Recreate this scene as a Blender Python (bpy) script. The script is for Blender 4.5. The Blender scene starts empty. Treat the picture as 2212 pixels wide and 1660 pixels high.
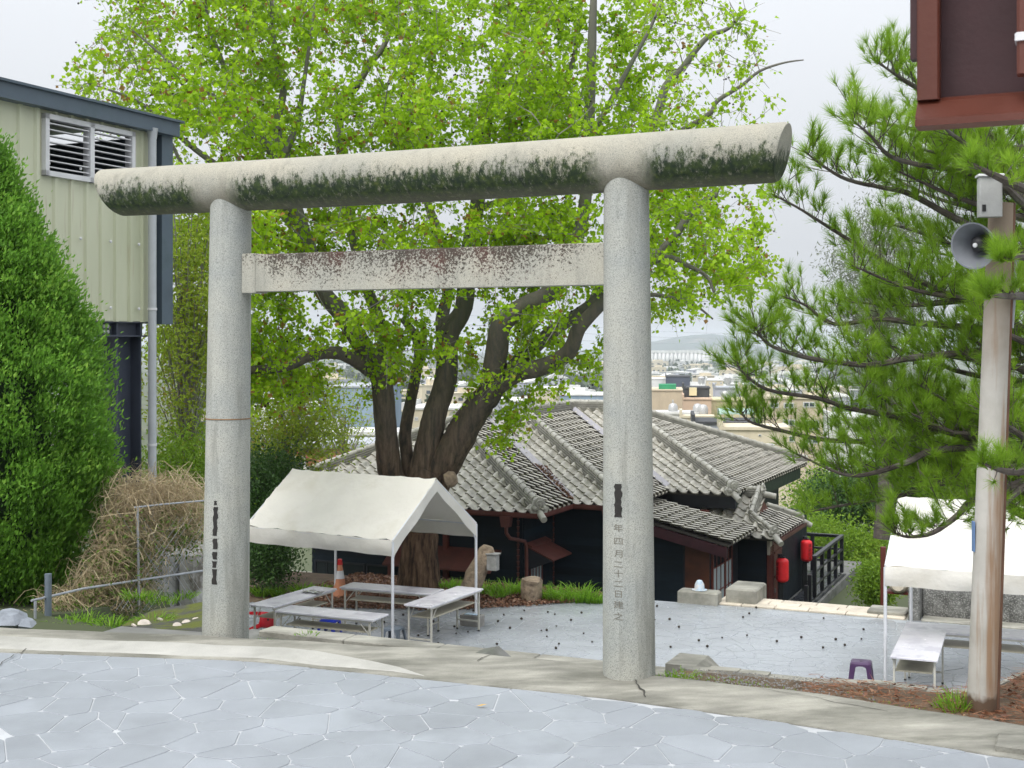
import bpy, bmesh, math, random
import numpy as np
from mathutils import Vector, Matrix
random.seed(7)
RNG = np.random.default_rng(11)
sc = bpy.context.scene
C = sc.collection
R = math.radians
# ------------------------------------------------------------------ camera
F, CX, HY, EYE = 2800.0, 1106.0, 745.0, 2.2        # focal length, centre column and horizon row of a 2212 px wide frame
cam_d = bpy.data.cameras.new('camera'); cam = bpy.data.objects.new('camera', cam_d); C.objects.link(cam)
cam.location = (0, 0, EYE); cam.rotation_euler = (R(90), 0, 0)
cam_d.sensor_width = 36; cam_d.lens = 36*F/2212; cam_d.shift_y = -(830-HY)/2212
cam_d.clip_end = 20000; cam_d.clip_start = .05
cam_d.dof.use_dof = True; cam_d.dof.focus_distance = 10.5; cam_d.dof.aperture_fstop = 9
sc.camera = cam
# ------------------------------------------------------------------ sky and light (bright overcast)
SUN_EL, SUN_AZ = 52, 215
w = bpy.data.worlds.new('World'); sc.world = w; w.use_nodes = True
nt = w.node_tree; nt.nodes.clear()
sky = nt.nodes.new('ShaderNodeTexSky'); sky.sky_type = 'NISHITA'; sky.sun_disc = False
sky.sun_elevation = R(SUN_EL); sky.sun_rotation = R(SUN_AZ); sky.air_density = 1.0; sky.dust_density = 6.0; sky.ozone_density = 1.0
hs = nt.nodes.new('ShaderNodeHueSaturation'); hs.inputs['Saturation'].default_value = .16
wc = nt.nodes.new('ShaderNodeMix'); wc.data_type = 'RGBA'; wc.inputs[0].default_value = .72
wc.inputs[7].default_value = (7.6, 7.9, 8.35, 1)     # an even cloud layer in front of the clear sky
cn = nt.nodes.new('ShaderNodeTexNoise'); cn.inputs['Scale'].default_value = 1.6; cn.inputs['Detail'].default_value = 5
cr = nt.nodes.new('ShaderNodeMapRange'); cr.inputs[3].default_value = .93; cr.inputs[4].default_value = 1.07
tcw = nt.nodes.new('ShaderNodeTexCoord')
mul = nt.nodes.new('ShaderNodeVectorMath'); mul.operation = 'SCALE'
bg = nt.nodes.new('ShaderNodeBackground'); bg.inputs[1].default_value = .12
out = nt.nodes.new('ShaderNodeOutputWorld')
L = nt.links.new
L(sky.outputs[0], hs.inputs['Color']); L(hs.outputs[0], wc.inputs[6]); L(tcw.outputs['Generated'], cn.inputs[0]); L(cn.outputs[0], cr.inputs[0])
sz = nt.nodes.new('ShaderNodeSeparateXYZ'); L(tcw.outputs['Generated'], sz.inputs[0])          # overcast skies brighten evenly from horizon to zenith
cie = nt.nodes.new('ShaderNodeMapRange'); cie.inputs[1].default_value = 0; cie.inputs[2].default_value = 1; cie.inputs[3].default_value = .80; cie.inputs[4].default_value = 2.5; pw = nt.nodes.new('ShaderNodeMath'); pw.operation = 'POWER'; pw.use_clamp = True; pw.inputs[1].default_value = 1.5; L(sz.outputs[2], pw.inputs[0]); L(pw.outputs[0], cie.inputs[0])
ml2 = nt.nodes.new('ShaderNodeMath'); ml2.operation = 'MULTIPLY'; L(cie.outputs[0], ml2.inputs[0]); L(cr.outputs[0], ml2.inputs[1])
L(wc.outputs[2], mul.inputs[0]); L(ml2.outputs[0], mul.inputs['Scale']); L(mul.outputs[0], bg.inputs[0]); L(bg.outputs[0], out.inputs[0])
sd = bpy.data.lights.new('sun', 'SUN'); sd.energy = 1.4; sd.angle = R(28); sd.color = (1, .965, .91)
so = bpy.data.objects.new('sun', sd); C.objects.link(so)
so.rotation_euler = (R(90-SUN_EL), 0, R(180-SUN_AZ)); so.location = (0, 0, 40)
sc.view_settings.view_transform = 'Standard'; sc.view_settings.look = 'None'; sc.view_settings.gamma = 1
sc.view_settings.use_curve_mapping = False; sc.view_settings.exposure = 0.22
sc.render.engine = 'CYCLES'
cy = sc.cycles
cy.use_denoising = True
try: cy.denoiser = 'OPENIMAGEDENOISE'
except Exception: pass
cy.max_bounces = 7; cy.diffuse_bounces = 3; cy.glossy_bounces = 3; cy.transmission_bounces = 4; cy.transparent_max_bounces = 8; cy.volume_bounces = 1
cy.sample_clamp_indirect = 6; cy.caustics_reflective = False; cy.caustics_refractive = False
# ------------------------------------------------------------------ frames
TH = R(24); CT, ST = math.cos(TH), math.sin(TH)
def W(a, b, z=0.0): return Vector((a*CT+b*ST, -a*ST+b*CT, z))     # the place's own grid (a along the gate, b away through it)
def AB(p): return (p[0]*CT-p[1]*ST, p[0]*ST+p[1]*CT)
def P(x, y, Y): return Vector(((x-CX)/F*Y, Y, EYE-(y-HY)/F*Y))    # a point at a known distance
def G(x, y, z):                                                    # a point on the level z
    Y = (EYE-z)*F/(y-HY); return Vector(((x-CX)/F*Y, Y, z))
PLZ, YARD = -2.8, -4.5
# ------------------------------------------------------------------ materials
MATS = {}
def node(nt, t, **k):
    n = nt.nodes.new(t)
    for a, v in k.items(): setattr(n, a, v)
    return n
def base_mat(name):
    m = bpy.data.materials.new(name); m.use_nodes = True
    return m, m.node_tree, m.node_tree.nodes['Principled BSDF']
def noise(nt, coord, scale, detail=5, rough=.55, stretch=None):
    n = node(nt, 'ShaderNodeTexNoise'); n.inputs['Scale'].default_value = scale; n.inputs['Detail'].default_value = detail; n.inputs['Roughness'].default_value = rough
    if stretch:
        mp = node(nt, 'ShaderNodeMapping'); mp.inputs['Scale'].default_value = stretch
        nt.links.new(coord, mp.inputs[0]); coord = mp.outputs[0]
    nt.links.new(coord, n.inputs['Vector']); return n.outputs[0]
def ramp(nt, fac, stops, const=False):
    r = node(nt, 'ShaderNodeValToRGB'); e = r.color_ramp.elements
    if const: r.color_ramp.interpolation = 'CONSTANT'
    while len(e) < len(stops): e.new(.5)
    for i, (p, c) in enumerate(stops):
        e[i].position = p; e[i].color = (*c, 1) if not isinstance(c, (int, float)) else (c, c, c, 1)
    nt.links.new(fac, r.inputs[0]); return r.outputs[0]
def mixc(nt, fac, a, b, mode='MIX'):
    m = node(nt, 'ShaderNodeMix', data_type='RGBA', blend_type=mode)
    for s, v in ((0, fac), (6, a), (7, b)):
        if hasattr(v, 'links'): nt.links.new(v, m.inputs[s])
        elif s == 0: m.inputs[0].default_value = v
        else: m.inputs[s].default_value = (*v, 1)
    return m.outputs[2]
def math_(nt, op, a, b=0.0, clamp=False):
    m = node(nt, 'ShaderNodeMath', operation=op, use_clamp=clamp)
    for s, v in ((0, a), (1, b)):
        if hasattr(v, 'links'): nt.links.new(v, m.inputs[s])
        else: m.inputs[s].default_value = v
    return m.outputs[0]
def coords(nt, kind='pos'):
    if kind == 'pos': return node(nt, 'ShaderNodeNewGeometry').outputs['Position']
    return node(nt, 'ShaderNodeTexCoord').outputs['Object']
def bump(nt, bs, h, strength=.3, dist=.01):
    b = node(nt, 'ShaderNodeBump'); b.inputs['Strength'].default_value = strength; b.inputs['Distance'].default_value = dist
    nt.links.new(h, b.inputs['Height']); nt.links.new(b.outputs[0], bs.inputs['Normal'])
def mat(name, col, rough=.7, var=.18, vs=3.0, col2=None, bmp=.25, bs=40, dist=.01, spec=.4, rnd=.0, metal=0.0, dirt=None, dscale=1.3, dlo=.52, dhi=.72, stretch=None, rvar=.1, kind='pos'):
    if name in MATS: return MATS[name]
    m, nt, b = base_mat(name); co = coords(nt, kind)
    n1 = noise(nt, co, vs, 6, .6, stretch)
    c1 = tuple(max(0, c*(1-var)) for c in col); c2 = col2 or tuple(min(1, c*(1+var)) for c in col)
    c = ramp(nt, n1, [(.3, c1), (.7, c2)])
    if rnd:
        oi = node(nt, 'ShaderNodeObjectInfo'); f = node(nt, 'ShaderNodeMapRange'); nt.links.new(oi.outputs['Random'], f.inputs[0])
        f.inputs[3].default_value = 1-rnd; f.inputs[4].default_value = 1+rnd
        cc = node(nt, 'ShaderNodeCombineColor'); [nt.links.new(f.outputs[0], cc.inputs[i]) for i in range(3)]
        c = mixc(nt, 1.0, c, cc.outputs[0], 'MULTIPLY')
    if dirt:
        d = ramp(nt, noise(nt, co, dscale, 7, .65, stretch), [(dlo, 0.0), (dhi, 1.0)])
        c = mixc(nt, d, c, dirt)
    nt.links.new(c, b.inputs['Base Color'])
    rr = node(nt, 'ShaderNodeMapRange'); nt.links.new(noise(nt, co, vs*1.7, 4), rr.inputs[0]); rr.inputs[3].default_value = max(.02, rough-rvar); rr.inputs[4].default_value = min(1, rough+rvar)
    nt.links.new(rr.outputs[0], b.inputs['Roughness'])
    b.inputs['Specular IOR Level'].default_value = spec; b.inputs['Metallic'].default_value = metal
    if bmp: bump(nt, b, noise(nt, co, bs, 4), bmp, dist)
    MATS[name] = m; return m
def leaf_mat(name, c1, c2, c3=None, transl=.45, vs=.9, rough=.5):
    m = bpy.data.materials.new(name); m.use_nodes = True; nt = m.node_tree; nt.nodes.clear()
    at = node(nt, 'ShaderNodeAttribute', attribute_name='r'); co = coords(nt)
    st = [(0.0, c1), (.75, c2)] + ([(.97, c3)] if c3 else [])
    f = math_(nt, 'ADD', math_(nt, 'MULTIPLY', at.outputs['Fac'], .6), math_(nt, 'MULTIPLY', noise(nt, co, vs, 3), .55), True)
    c = ramp(nt, f, st)
    d = node(nt, 'ShaderNodeBsdfPrincipled'); t = node(nt, 'ShaderNodeBsdfTranslucent'); mx = node(nt, 'ShaderNodeMixShader'); o = node(nt, 'ShaderNodeOutputMaterial')
    d.inputs['Roughness'].default_value = rough; d.inputs['Specular IOR Level'].default_value = .3
    nt.links.new(c, d.inputs['Base Color']); nt.links.new(c, t.inputs[0]); mx.inputs[0].default_value = transl
    nt.links.new(d.outputs[0], mx.inputs[1]); nt.links.new(t.outputs[0], mx.inputs[2]); nt.links.new(mx.outputs[0], o.inputs[0])
    MATS[name] = m; return m
# ------------------------------------------------------------------ mesh helpers
class MB:
    def __init__(s): s.v = []; s.f = []
    def add(s, vs, fs):
        o = len(s.v); s.v += [tuple(v) for v in vs]; s.f += [tuple(i+o for i in f) for f in fs]; return s
    def box(s, x0, x1, y0, y1, z0, z1, M=None):
        vs = [Vector((x, y, z)) for z in (z0, z1) for x, y in ((x0, y0), (x1, y0), (x1, y1), (x0, y1))]
        if M is not None: vs = [M @ v for v in vs]
        return s.add(vs, [(3, 2, 1, 0), (4, 5, 6, 7), (0, 1, 5, 4), (1, 2, 6, 5), (2, 3, 7, 6), (3, 0, 4, 7)])
    def bev(s, x0, x1, y0, y1, z0, z1, r=.01, M=None):               # box with chamfered top and vertical edges
        def ring(i, z): return [Vector(p) for p in ((x0+i+r, y0+i, z), (x1-i-r, y0+i, z), (x1-i, y0+i+r, z), (x1-i, y1-i-r, z), (x1-i-r, y1-i, z), (x0+i+r, y1-i, z), (x0+i, y1-i-r, z), (x0+i, y0+i+r, z))]
        vs = ring(0, z0)+ring(0, z1-r)+ring(r, z1)
        if M is not None: vs = [M @ v for v in vs]
        fs = [tuple(range(7, -1, -1)), tuple(range(16, 24))]
        for k in (0, 8): fs += [(k+i, k+(i+1) % 8, k+8+(i+1) % 8, k+8+i) for i in range(8)]
        return s.add(vs, fs)
    def poly(s, pts, z0, z1):                                         # vertical prism of a plan outline (counter-clockwise)
        n = len(pts); vs = [(p[0], p[1], z0) for p in pts]+[(p[0], p[1], z1) for p in pts]
        return s.add(vs, [tuple(range(n-1, -1, -1)), tuple(range(n, 2*n))]+[(i, (i+1) % n, n+(i+1) % n, n+i) for i in range(n)])
    def prism(s, pts, d):                                             # any planar polygon pushed along d
        n = len(pts); pts = [Vector(p) for p in pts]; d = Vector(d)
        return s.add(pts+[p+d for p in pts], [tuple(range(n-1, -1, -1)), tuple(range(n, 2*n))]+[(i, (i+1) % n, n+(i+1) % n, n+i) for i in range(n)])
    def tube(s, path, rad, seg=8, cap=True, jit=0.0):
        path = [Vector(p) for p in path]; n = len(path); rad = [rad]*n if not hasattr(rad, '__len__') else list(rad)
        o = len(s.v); up = Vector((.13, .21, .97)); prev = None
        for i, p in enumerate(path):
            t = (path[min(i+1, n-1)]-path[max(i-1, 0)])
            t = t.normalized() if t.length > 1e-9 else Vector((0, 0, 1))
            if prev is None:
                x = t.cross(up); x = x.normalized() if x.length > 1e-4 else t.cross(Vector((1, 0, 0))).normalized()
            else:
                x = prev-t*prev.dot(t); x = x.normalized() if x.length > 1e-6 else t.orthogonal().normalized()
            prev = x; y = t.cross(x)
            for k in range(seg):
                a = 2*math.pi*k/seg; r = rad[i]*(1+(random.uniform(-jit, jit) if jit else 0))
                q = p+x*math.cos(a)*r+y*math.sin(a)*r; s.v.append((q.x, q.y, q.z))
        for i in range(n-1):
            for k in range(seg):
                a = o+i*seg+k; b = o+i*seg+(k+1) % seg; s.f.append((a, b, b+seg, a+seg))
        if cap: s.f.append(tuple(o+k for k in range(seg-1, -1, -1))); s.f.append(tuple(o+(n-1)*seg+k for k in range(seg)))
        return s
    def lathe(s, prof, seg=24, M=None, cap=True):
        o = len(s.v); n = len(prof)
        for r, z in prof:
            for k in range(seg):
                a = 2*math.pi*k/seg; q = Vector((r*math.cos(a), r*math.sin(a), z))
                if M is not None: q = M @ q
                s.v.append(tuple(q))
        for i in range(n-1):
            for k in range(seg): s.f.append((o+i*seg+k, o+i*seg+(k+1) % seg, o+(i+1)*seg+(k+1) % seg, o+(i+1)*seg+k))
        if cap: s.f.append(tuple(o+k for k in range(seg-1, -1, -1))); s.f.append(tuple(o+(n-1)*seg+k for k in range(seg)))
        return s
    def mesh(s, name):
        me = bpy.data.meshes.new(name); me.from_pydata(s.v, [], s.f); me.update(); return me
    def build(s, name, m, parent=None, smooth=False, M=None):
        return put(name, s.mesh(name), m, parent, smooth, M)
def put(name, me, m, parent=None, smooth=False, M=None):
    if m is not None and not me.materials: me.materials.append(m)
    if smooth:
        me.polygons.foreach_set('use_smooth', [True]*len(me.polygons))
        try: me.set_sharp_from_angle(angle=R(40))
        except Exception: pass
    o = bpy.data.objects.new(name, me); C.objects.link(o)
    if M is not None: o.matrix_local = M
    if parent is not None: o.parent = parent
    return o
def tag(o, label=None, cat=None, group=None, kind=None):
    for k, v in (('label', label), ('category', cat), ('group', group), ('kind', kind)):
        if v: o[k] = v
    return o
def thing(name, label, cat, loc=(0, 0, 0), rz=0.0, group=None):
    o = bpy.data.objects.new(name, None); C.objects.link(o); o.location = loc; o.rotation_euler = (0, 0, rz); o.empty_display_size = .2
    return tag(o, label, cat, group)
def copy_tree(o, parent=None):
    c = o.copy(); C.objects.link(c); c.parent = parent
    for ch in list(o.children): copy_tree(ch, c)
    return c
def npmesh(name, V, FC, r=None):                                      # V (n,3), FC (m,k)
    me = bpy.data.meshes.new(name); n, (m, k) = len(V), FC.shape
    me.vertices.add(n); me.vertices.foreach_set('co', np.ascontiguousarray(V, np.float32).ravel())
    me.loops.add(m*k); me.loops.foreach_set('vertex_index', np.ascontiguousarray(FC, np.int32).ravel())
    me.polygons.add(m); me.polygons.foreach_set('loop_start', np.arange(0, m*k, k, dtype=np.int32))
    me.update(calc_edges=True)
    if r is not None:
        at = me.attributes.new('r', 'FLOAT', 'FACE'); at.data.foreach_set('value', np.ascontiguousarray(r, np.float32))
    return me
def unit(v): return v/np.maximum(np.linalg.norm(v, axis=-1, keepdims=True), 1e-9)
def leaves(cen, d, size, aspect=.6, r=None, fold=.18):                # diamond leaves folded along the midrib: mesh arrays
    n = len(cen); d = unit(d); s = unit(np.cross(d, unit(RNG.normal(size=(n, 3)))))
    nn = np.cross(s, d); size = np.asarray(size).reshape(-1, 1)
    base = cen-d*size*.5; tip = cen+d*size*.5
    lf = cen+s*size*aspect*.5-d*size*.08+nn*size*fold; rt = cen-s*size*aspect*.5-d*size*.08+nn*size*fold
    V = np.stack([base, rt, tip, lf], 1).reshape(-1, 3)
    i = np.arange(n)[:, None]*4
    FC = np.concatenate([i+np.array([[0, 1, 2]]), i+np.array([[0, 2, 3]])], 1).reshape(-1, 3)
    rr = RNG.random(n) if r is None else r
    return V, FC, np.repeat(rr, 2)
def blades(base, d, length, width, droop=.3, seg=3, r=None):           # tapering strips
    n = len(base); d = unit(d); s = unit(np.cross(d, unit(RNG.normal(size=(n, 3))))); length = np.broadcast_to(np.asarray(length, float).reshape(-1, 1), (n, 1)); width = np.broadcast_to(np.asarray(width, float).reshape(-1, 1), (n, 1))
    droop = np.broadcast_to(np.asarray(droop, float).reshape(-1, 1), (n, 1)); rows = []
    for k in range(seg+1):
        t = k/seg; p = base+d*length*t; p = p+np.array([[0, 0, -1.0]])*droop*length*t*t
        wd = width*.5*(1-t**1.6*.93); rows += [p-s*wd, p+s*wd]
    V = np.stack(rows, 1).reshape(-1, 3); m = 2*(seg+1); i = np.arange(n)[:, None]*m
    FC = np.concatenate([i+np.array([[2*k, 2*k+1, 2*k+3, 2*k+2]]) for k in range(seg)], 1).reshape(-1, 4)
    rr = RNG.random(n) if r is None else r
    return V, FC, np.repeat(rr, seg)
def ribbons(paths, width):                                             # thin bent stems as crossed strips, list of (k,3) arrays of equal k
    A = np.asarray(paths); n, k, _ = A.shape; t = unit(np.gradient(A, axis=1)); s = unit(np.cross(t, unit(RNG.normal(size=(n, 1, 3)))))
    wd = np.broadcast_to(np.asarray(width, float).reshape(-1, 1, 1), (n, k, 1))*np.linspace(1, .55, k).reshape(1, k, 1)*.5
    V = np.stack([A-s*wd, A+s*wd], 2).reshape(-1, 3); i = np.arange(n)[:, None]*2*k
    FC = np.concatenate([i+np.array([[2*j, 2*j+1, 2*j+3, 2*j+2]]) for j in range(k-1)], 1).reshape(-1, 4)
    return V, FC, np.repeat(RNG.random(n), k-1)
def join_np(parts):
    V, FC, r, o = [], [], [], 0
    for v, f, q in parts: V.append(v); FC.append(f+o); r.append(q); o += len(v)
    return np.concatenate(V), np.concatenate(FC), np.concatenate(r)
def inpoly(x, y, poly):
    x = np.asarray(x, float); y = np.asarray(y, float); ins = np.zeros(x.shape, bool); n = len(poly)
    for i in range(n):
        x0, y0 = poly[i]; x1, y1 = poly[(i+1) % n]
        c = ((y0 > y) != (y1 > y)) & (x < (x1-x0)*(y-y0)/((y1-y0) or 1e-12)+x0); ins ^= c
    return ins
def vnoise(p, s, seed=0):                                             # cheap smooth value noise for placing things
    p = np.asarray(p, float)*s+seed*17.3
    return (np.sin(p[..., 0]*1.7+np.sin(p[..., 1]*1.3+2.1))+np.sin(p[..., 1]*1.9+np.sin(p[..., 2]*1.1+.7))+np.sin(p[..., 2]*2.1+np.sin(p[..., 0]*1.5+1.9)))/3
# ------------------------------------------------------------------ surface materials
concrete = mat('concrete', (.30, .29, .25), .75, .34, 3.4, dirt=(.13, .128, .105), dscale=1.5, dlo=.44, dhi=.66, bmp=.6, bs=55, stretch=(.55, 1.7, 1), spec=.35)
concrete_lt = mat('concrete_light', (.52, .51, .47), .7, .12, 3, bmp=.25, bs=70, dirt=(.4, .39, .35), dscale=2)
concrete_dk = mat('concrete_dark', (.17, .17, .16), .7, .3, 2, dirt=(.07, .08, .05), dscale=1.6, bmp=.4, bs=30)
joint_m = mat('joint_mortar', (.43, .445, .46), .65, .12, 5, bmp=.3, bs=80)
stone_m = mat('paving_grey', (.275, .295, .322), .5, .13, 1.3, rnd=.07, bmp=.35, bs=110, dist=.006, spec=.45, rvar=.12, dirt=(.215, .23, .25), dscale=.9)
plz_m = mat('plaza_grey', (.29, .312, .335), .25, .2, .9, rnd=.05, bmp=.2, bs=60, dist=.006, spec=.5, rvar=.16, dirt=(.19, .21, .235), dscale=.45, dlo=.55, dhi=.8, stretch=(.6, 1.3, 1))
plz_j = mat('plaza_joint', (.36, .385, .405), .45, .2, 1.2, bmp=.2, bs=60, dirt=(.27, .295, .32), dscale=.8, dlo=.35, dhi=.6)
soil = mat('soil', (.12, .085, .055), .9, .4, 4, bmp=.7, bs=35, dist=.03, dirt=(.17, .09, .05), dscale=3)
earth = mat('hill_ground', (.07, .085, .04), .95, .35, .02, bmp=.3, bs=2, dirt=(.16, .15, .12), dscale=.006)
mossy = mat('mossy_stone', (.055, .055, .05), .85, .3, 5, dirt=(.085, .10, .014), dscale=4, dlo=.42, dhi=.55, bmp=.6, bs=25, dist=.03)
# ------------------------------------------------------------------ terrain
def town_z(b): return -25-13*min(max((b-250)/2250, 0), 1)
def interp(x, tab):
    if x <= tab[0][0]: return tab[0][1]
    for (x0, y0), (x1, y1) in zip(tab, tab[1:]):
        if x <= x1: return y0+(y1-y0)*(x-x0)/(x1-x0)
    return tab[-1][1]
LEFT = [(7.2, -.35), (8.2, -.1), (10, -.28), (13, -.8), (17, -1.25), (23, -2.95), (27, -4.5), (46, -6.0), (70, -11), (160, -24)]
MID = [(8.0, -.5), (8.6, -.6), (9.3, -3.1), (24.2, -3.1), (25.2, -4.56), (46, -4.9), (70, -10), (160, -24)]
RIGHT = [(7.0, -.4), (8.3, -.14), (10.2, -.16), (12.5, -3.1), (24.6, -3.1), (26, -3.0), (46, -4.0), (70, -10), (160, -24)]
def ground_z(a, b):
    if b > 160: return town_z(b)
    tl = min(max((-6.7-(b-8.1)*.68-a)/.5, 0), 1); tr = min(max((a+.7)/.6, 0), 1)
    if b > 24: tl = min(max((-14-a)/3, 0), 1); tr = min(max((a+4.0)/3, 0), 1)
    m = interp(b, MID); return m+(interp(b, LEFT)-m)*tl+(interp(b, RIGHT)-m)*tr
av = [-4200, -2000, -900, -400, -180, -90, -50, -35]+[x*.75 for x in range(-36, 27)]+[24, 32, 50, 90, 180, 400, 900, 2000, 4200]
bv = [-60, -20, 0, 6, 7, 7.4]+[7.8+.4*i for i in range(46)]+[26.5+i*1.5 for i in range(14)]+[50, 56, 62, 70, 80, 95, 115, 140, 165, 200, 250, 350, 500, 800, 1300, 2000, 2600, 3500, 5000, 6300]
tb = MB(); nb = len(bv)
for a in av:
    for b in bv:
        p = W(a, b); tb.v.append((p.x, p.y, ground_z(a, b)+(.05*math.sin(a*2.3+b*1.7)*math.sin(b*.9-a) if b > 8.6 and (a < -8 or a > 0) else 0)))
for i in range(len(av)-1):
    for j in range(nb-1): tb.f.append((i*nb+j, (i+1)*nb+j, (i+1)*nb+j+1, i*nb+j+1))
tag(tb.build('terrain', earth, smooth=True), kind='structure')
# ------------------------------------------------------------------ crazy paving
def clip(poly, n, d):
    o = []
    for i in range(len(poly)):
        p, q = poly[i], poly[(i+1) % len(poly)]; dp = p[0]*n[0]+p[1]*n[1]-d; dq = q[0]*n[0]+q[1]*n[1]-d
        if dp <= 0: o.append(p)
        if (dp < 0 < dq) or (dq < 0 < dp):
            t = dp/(dp-dq); o.append((p[0]+(q[0]-p[0])*t, p[1]+(q[1]-p[1])*t))
    return o
def cells(a0, a1, b0, b1, sp, gap, keep, seed, ax=1.0, jt=.58):
    rg = np.random.default_rng(seed); pts = []
    na, nb_ = int((a1-a0)/(sp*ax)), int((b1-b0)/sp)
    for i in range(na):
        for j in range(nb_):
            pts.append((a0+(i+.5+(.5 if j % 2 else 0)+rg.uniform(-jt, jt))*sp*ax, b0+(j+.5+rg.uniform(-jt, jt))*sp))
    pts = np.array(pts); out = []
    for i, (x, y) in enumerate(pts):
        if not keep(x, y): continue
        d2 = ((pts-pts[i])**2).sum(1); nn = np.argsort(d2)[1:16]
        poly = [(x-sp*2, y-sp*2), (x+sp*2, y-sp*2), (x+sp*2, y+sp*2), (x-sp*2, y+sp*2)]
        g = gap*rg.uniform(.7, 1.5)
        for k in nn:
            dx, dy = pts[k]-pts[i]; l = math.hypot(dx, dy); n = (dx/l, dy/l)
            poly = clip(poly, n, x*n[0]+y*n[1]+l/2-g/2)
            if len(poly) < 3: break
        if len(poly) >= 3: out.append(poly)
    return out
def rounded(poly, q=.08):
    o = []
    for i in range(len(poly)):
        p, r = poly[i], poly[(i+1) % len(poly)]
        if math.dist(p, r) < .012: continue
        o += [(p[0]+(r[0]-p[0])*q, p[1]+(r[1]-p[1])*q), (r[0]-(r[0]-p[0])*q, r[1]-(r[1]-p[1])*q)]
    return o
def stone_geo(mb, poly, z0, h, rim, off=(0, 0)):
    p = rounded(poly)
    if len(p) < 4: return False
    cx = sum(q[0] for q in p)/len(p); cy_ = sum(q[1] for q in p)/len(p); n = len(p)
    def ring(s, z): return [W(cx+(x-cx)*s-off[0], cy_+(y-cy_)*s-off[1], z) for x, y in p]
    rr = max(math.dist(q, (cx, cy_)) for q in p); s = 1-rim/rr
    vs = ring(1, z0)+ring(1, z0+h*.55)+ring(s, z0+h)
    mb.add(vs, [(i, (i+1) % n, n+(i+1) % n, n+i) for i in range(n)]+[(n+i, n+(i+1) % n, 2*n+(i+1) % n, 2*n+i) for i in range(n)]+[tuple(range(2*n, 3*n))])
    return True
KN = [(-40, 5.0), (-14, 6.2), (-9, 6.75), (-7.13, 6.99), (-5.36, 7.5), (-3.72, 7.58), (-2.78, 7.63), (-1.61, 7.56), (-.31, 7.39), (1.5, 7.0), (6, 5.8), (30, -4)]
KF = [(-40, 5.6), (-14, 6.8), (-9, 7.3), (-7.62, 7.48), (-6.03, 7.9), (-4.06, 8.25), (-3.0, 8.23), (-2.57, 8.12), (-1.74, 8.16), (-.88, 8.03), (-.34, 7.93), (1.5, 7.6), (6, 6.4), (30, -3)]
al = [-40, -25, -16, -12]+[-10+.25*i for i in range(53)]+[4, 6, 12, 30]
rb = MB(); pts = [W(a, interp(a, KN)) for a in al]+[W(30, -30), W(-40, -30)]
rb.add([(p.x, p.y, 0.0) for p in pts[::-1]], [tuple(range(len(pts)))]); rb.f[0] = rb.f[0][::-1]
rb.add([(p.x, p.y, -.25) for p in pts], [tuple(range(len(pts)))])
road = tag(rb.build('road', joint_m), kind='structure')
def in_view(x, y, z=0, m=120):
    p = W(x, y)
    if p.y < 2: return False
    px = CX+F*p.x/p.y; py = HY+(EYE-z)*F/p.y
    return -m < px < 2212+m and py < 1660+m
n_st = 0
for poly in cells(-9.5, 2.5, 4.5, 8.2, .285, .007, lambda x, y: y < interp(x, KN)+.10 and in_view(x, y, 0, 40), 5, 1.12):
    for a_ in range(0): pass
    poly2 = poly
    c = (sum(q[0] for q in poly2)/len(poly2), sum(q[1] for q in poly2)/len(poly2))
    if max(q[1]-interp(q[0], KN) for q in poly2) > -.01:
        poly2 = [(q[0], min(q[1], interp(q[0], KN)-.012)) for q in poly2]
    m_ = MB(); h = random.uniform(.0035, .006)
    if not stone_geo(m_, poly2, 0, h, .006, c): continue
    o = m_.build('paving_stone', stone_m, road); o.location = W(*c, 0); n_st += 1
# kerb: a worn cement strip with a soft raised back
kb = MB(); prof = [(-.07, .002), (-.065, .0105), (.05, .016), (.45, .026), (.9, .04), (1, .03), (1.0, -.35)]
for a in al:
    n0, n1 = interp(a, KN), interp(a, KF)
    for t, z in prof:
        p = W(a, n0+(n1-n0)*t); kb.v.append((p.x, p.y, z+(.004*math.sin(a*7)+.003*math.sin(a*19) if t > 0 else 0)))
k = len(prof)
for i in range(len(al)-1):
    for j in range(k-1): kb.f.append((i*k+j, (i+1)*k+j, (i+1)*k+j+1, i*k+j+1))
kerb = tag(kb.build('kerb', concrete, smooth=True), kind='structure')
crackm = mat('crack_dark', (.05, .048, .04), .9, .2, 9, bmp=0)
def crack(pts, wd_=.008):
    m_ = MB(); q = []
    for i in range(len(pts)-1):
        for t in np.linspace(0, 1, 5)[:-1]: q.append((pts[i][0]+(pts[i+1][0]-pts[i][0])*t+random.uniform(-3, 3), pts[i][1]+(pts[i+1][1]-pts[i][1])*t+random.uniform(-1, 1)))
    for i, (x, y) in enumerate(q):
        g = G(x, y, 0); a, b = AB(g); n0, n1 = interp(a, KN), interp(a, KF); tt_ = (b-n0)/(n1-n0); z = interp(tt_, [(-1, .009), (0, .009), (.05, .017), (.45, .030), (.9, .044), (1, .034)])+.004*math.sin(a*7)+.003*math.sin(a*19)+.001
        w_ = wd_*random.uniform(.4, 1)*.5; m_.v += [(g.x-w_, g.y-w_*.5, z), (g.x+w_, g.y+w_*.5, z)]
    m_.f = [(2*i, 2*i+1, 2*i+3, 2*i+2) for i in range(len(q)-1)]; m_.build('crack', crackm, kerb)
crack([(1362, 1468), (1376, 1488), (1392, 1507), (1398, 1518)], .014); crack([(1108, 1440), (1000, 1428), (1075, 1420), (1012, 1444)][2:], .014); crack([(0, 1442), (30, 1418), (90, 1394)], .008); crack([(1640, 1500), (1800, 1530), (1960, 1556)], .006)
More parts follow.
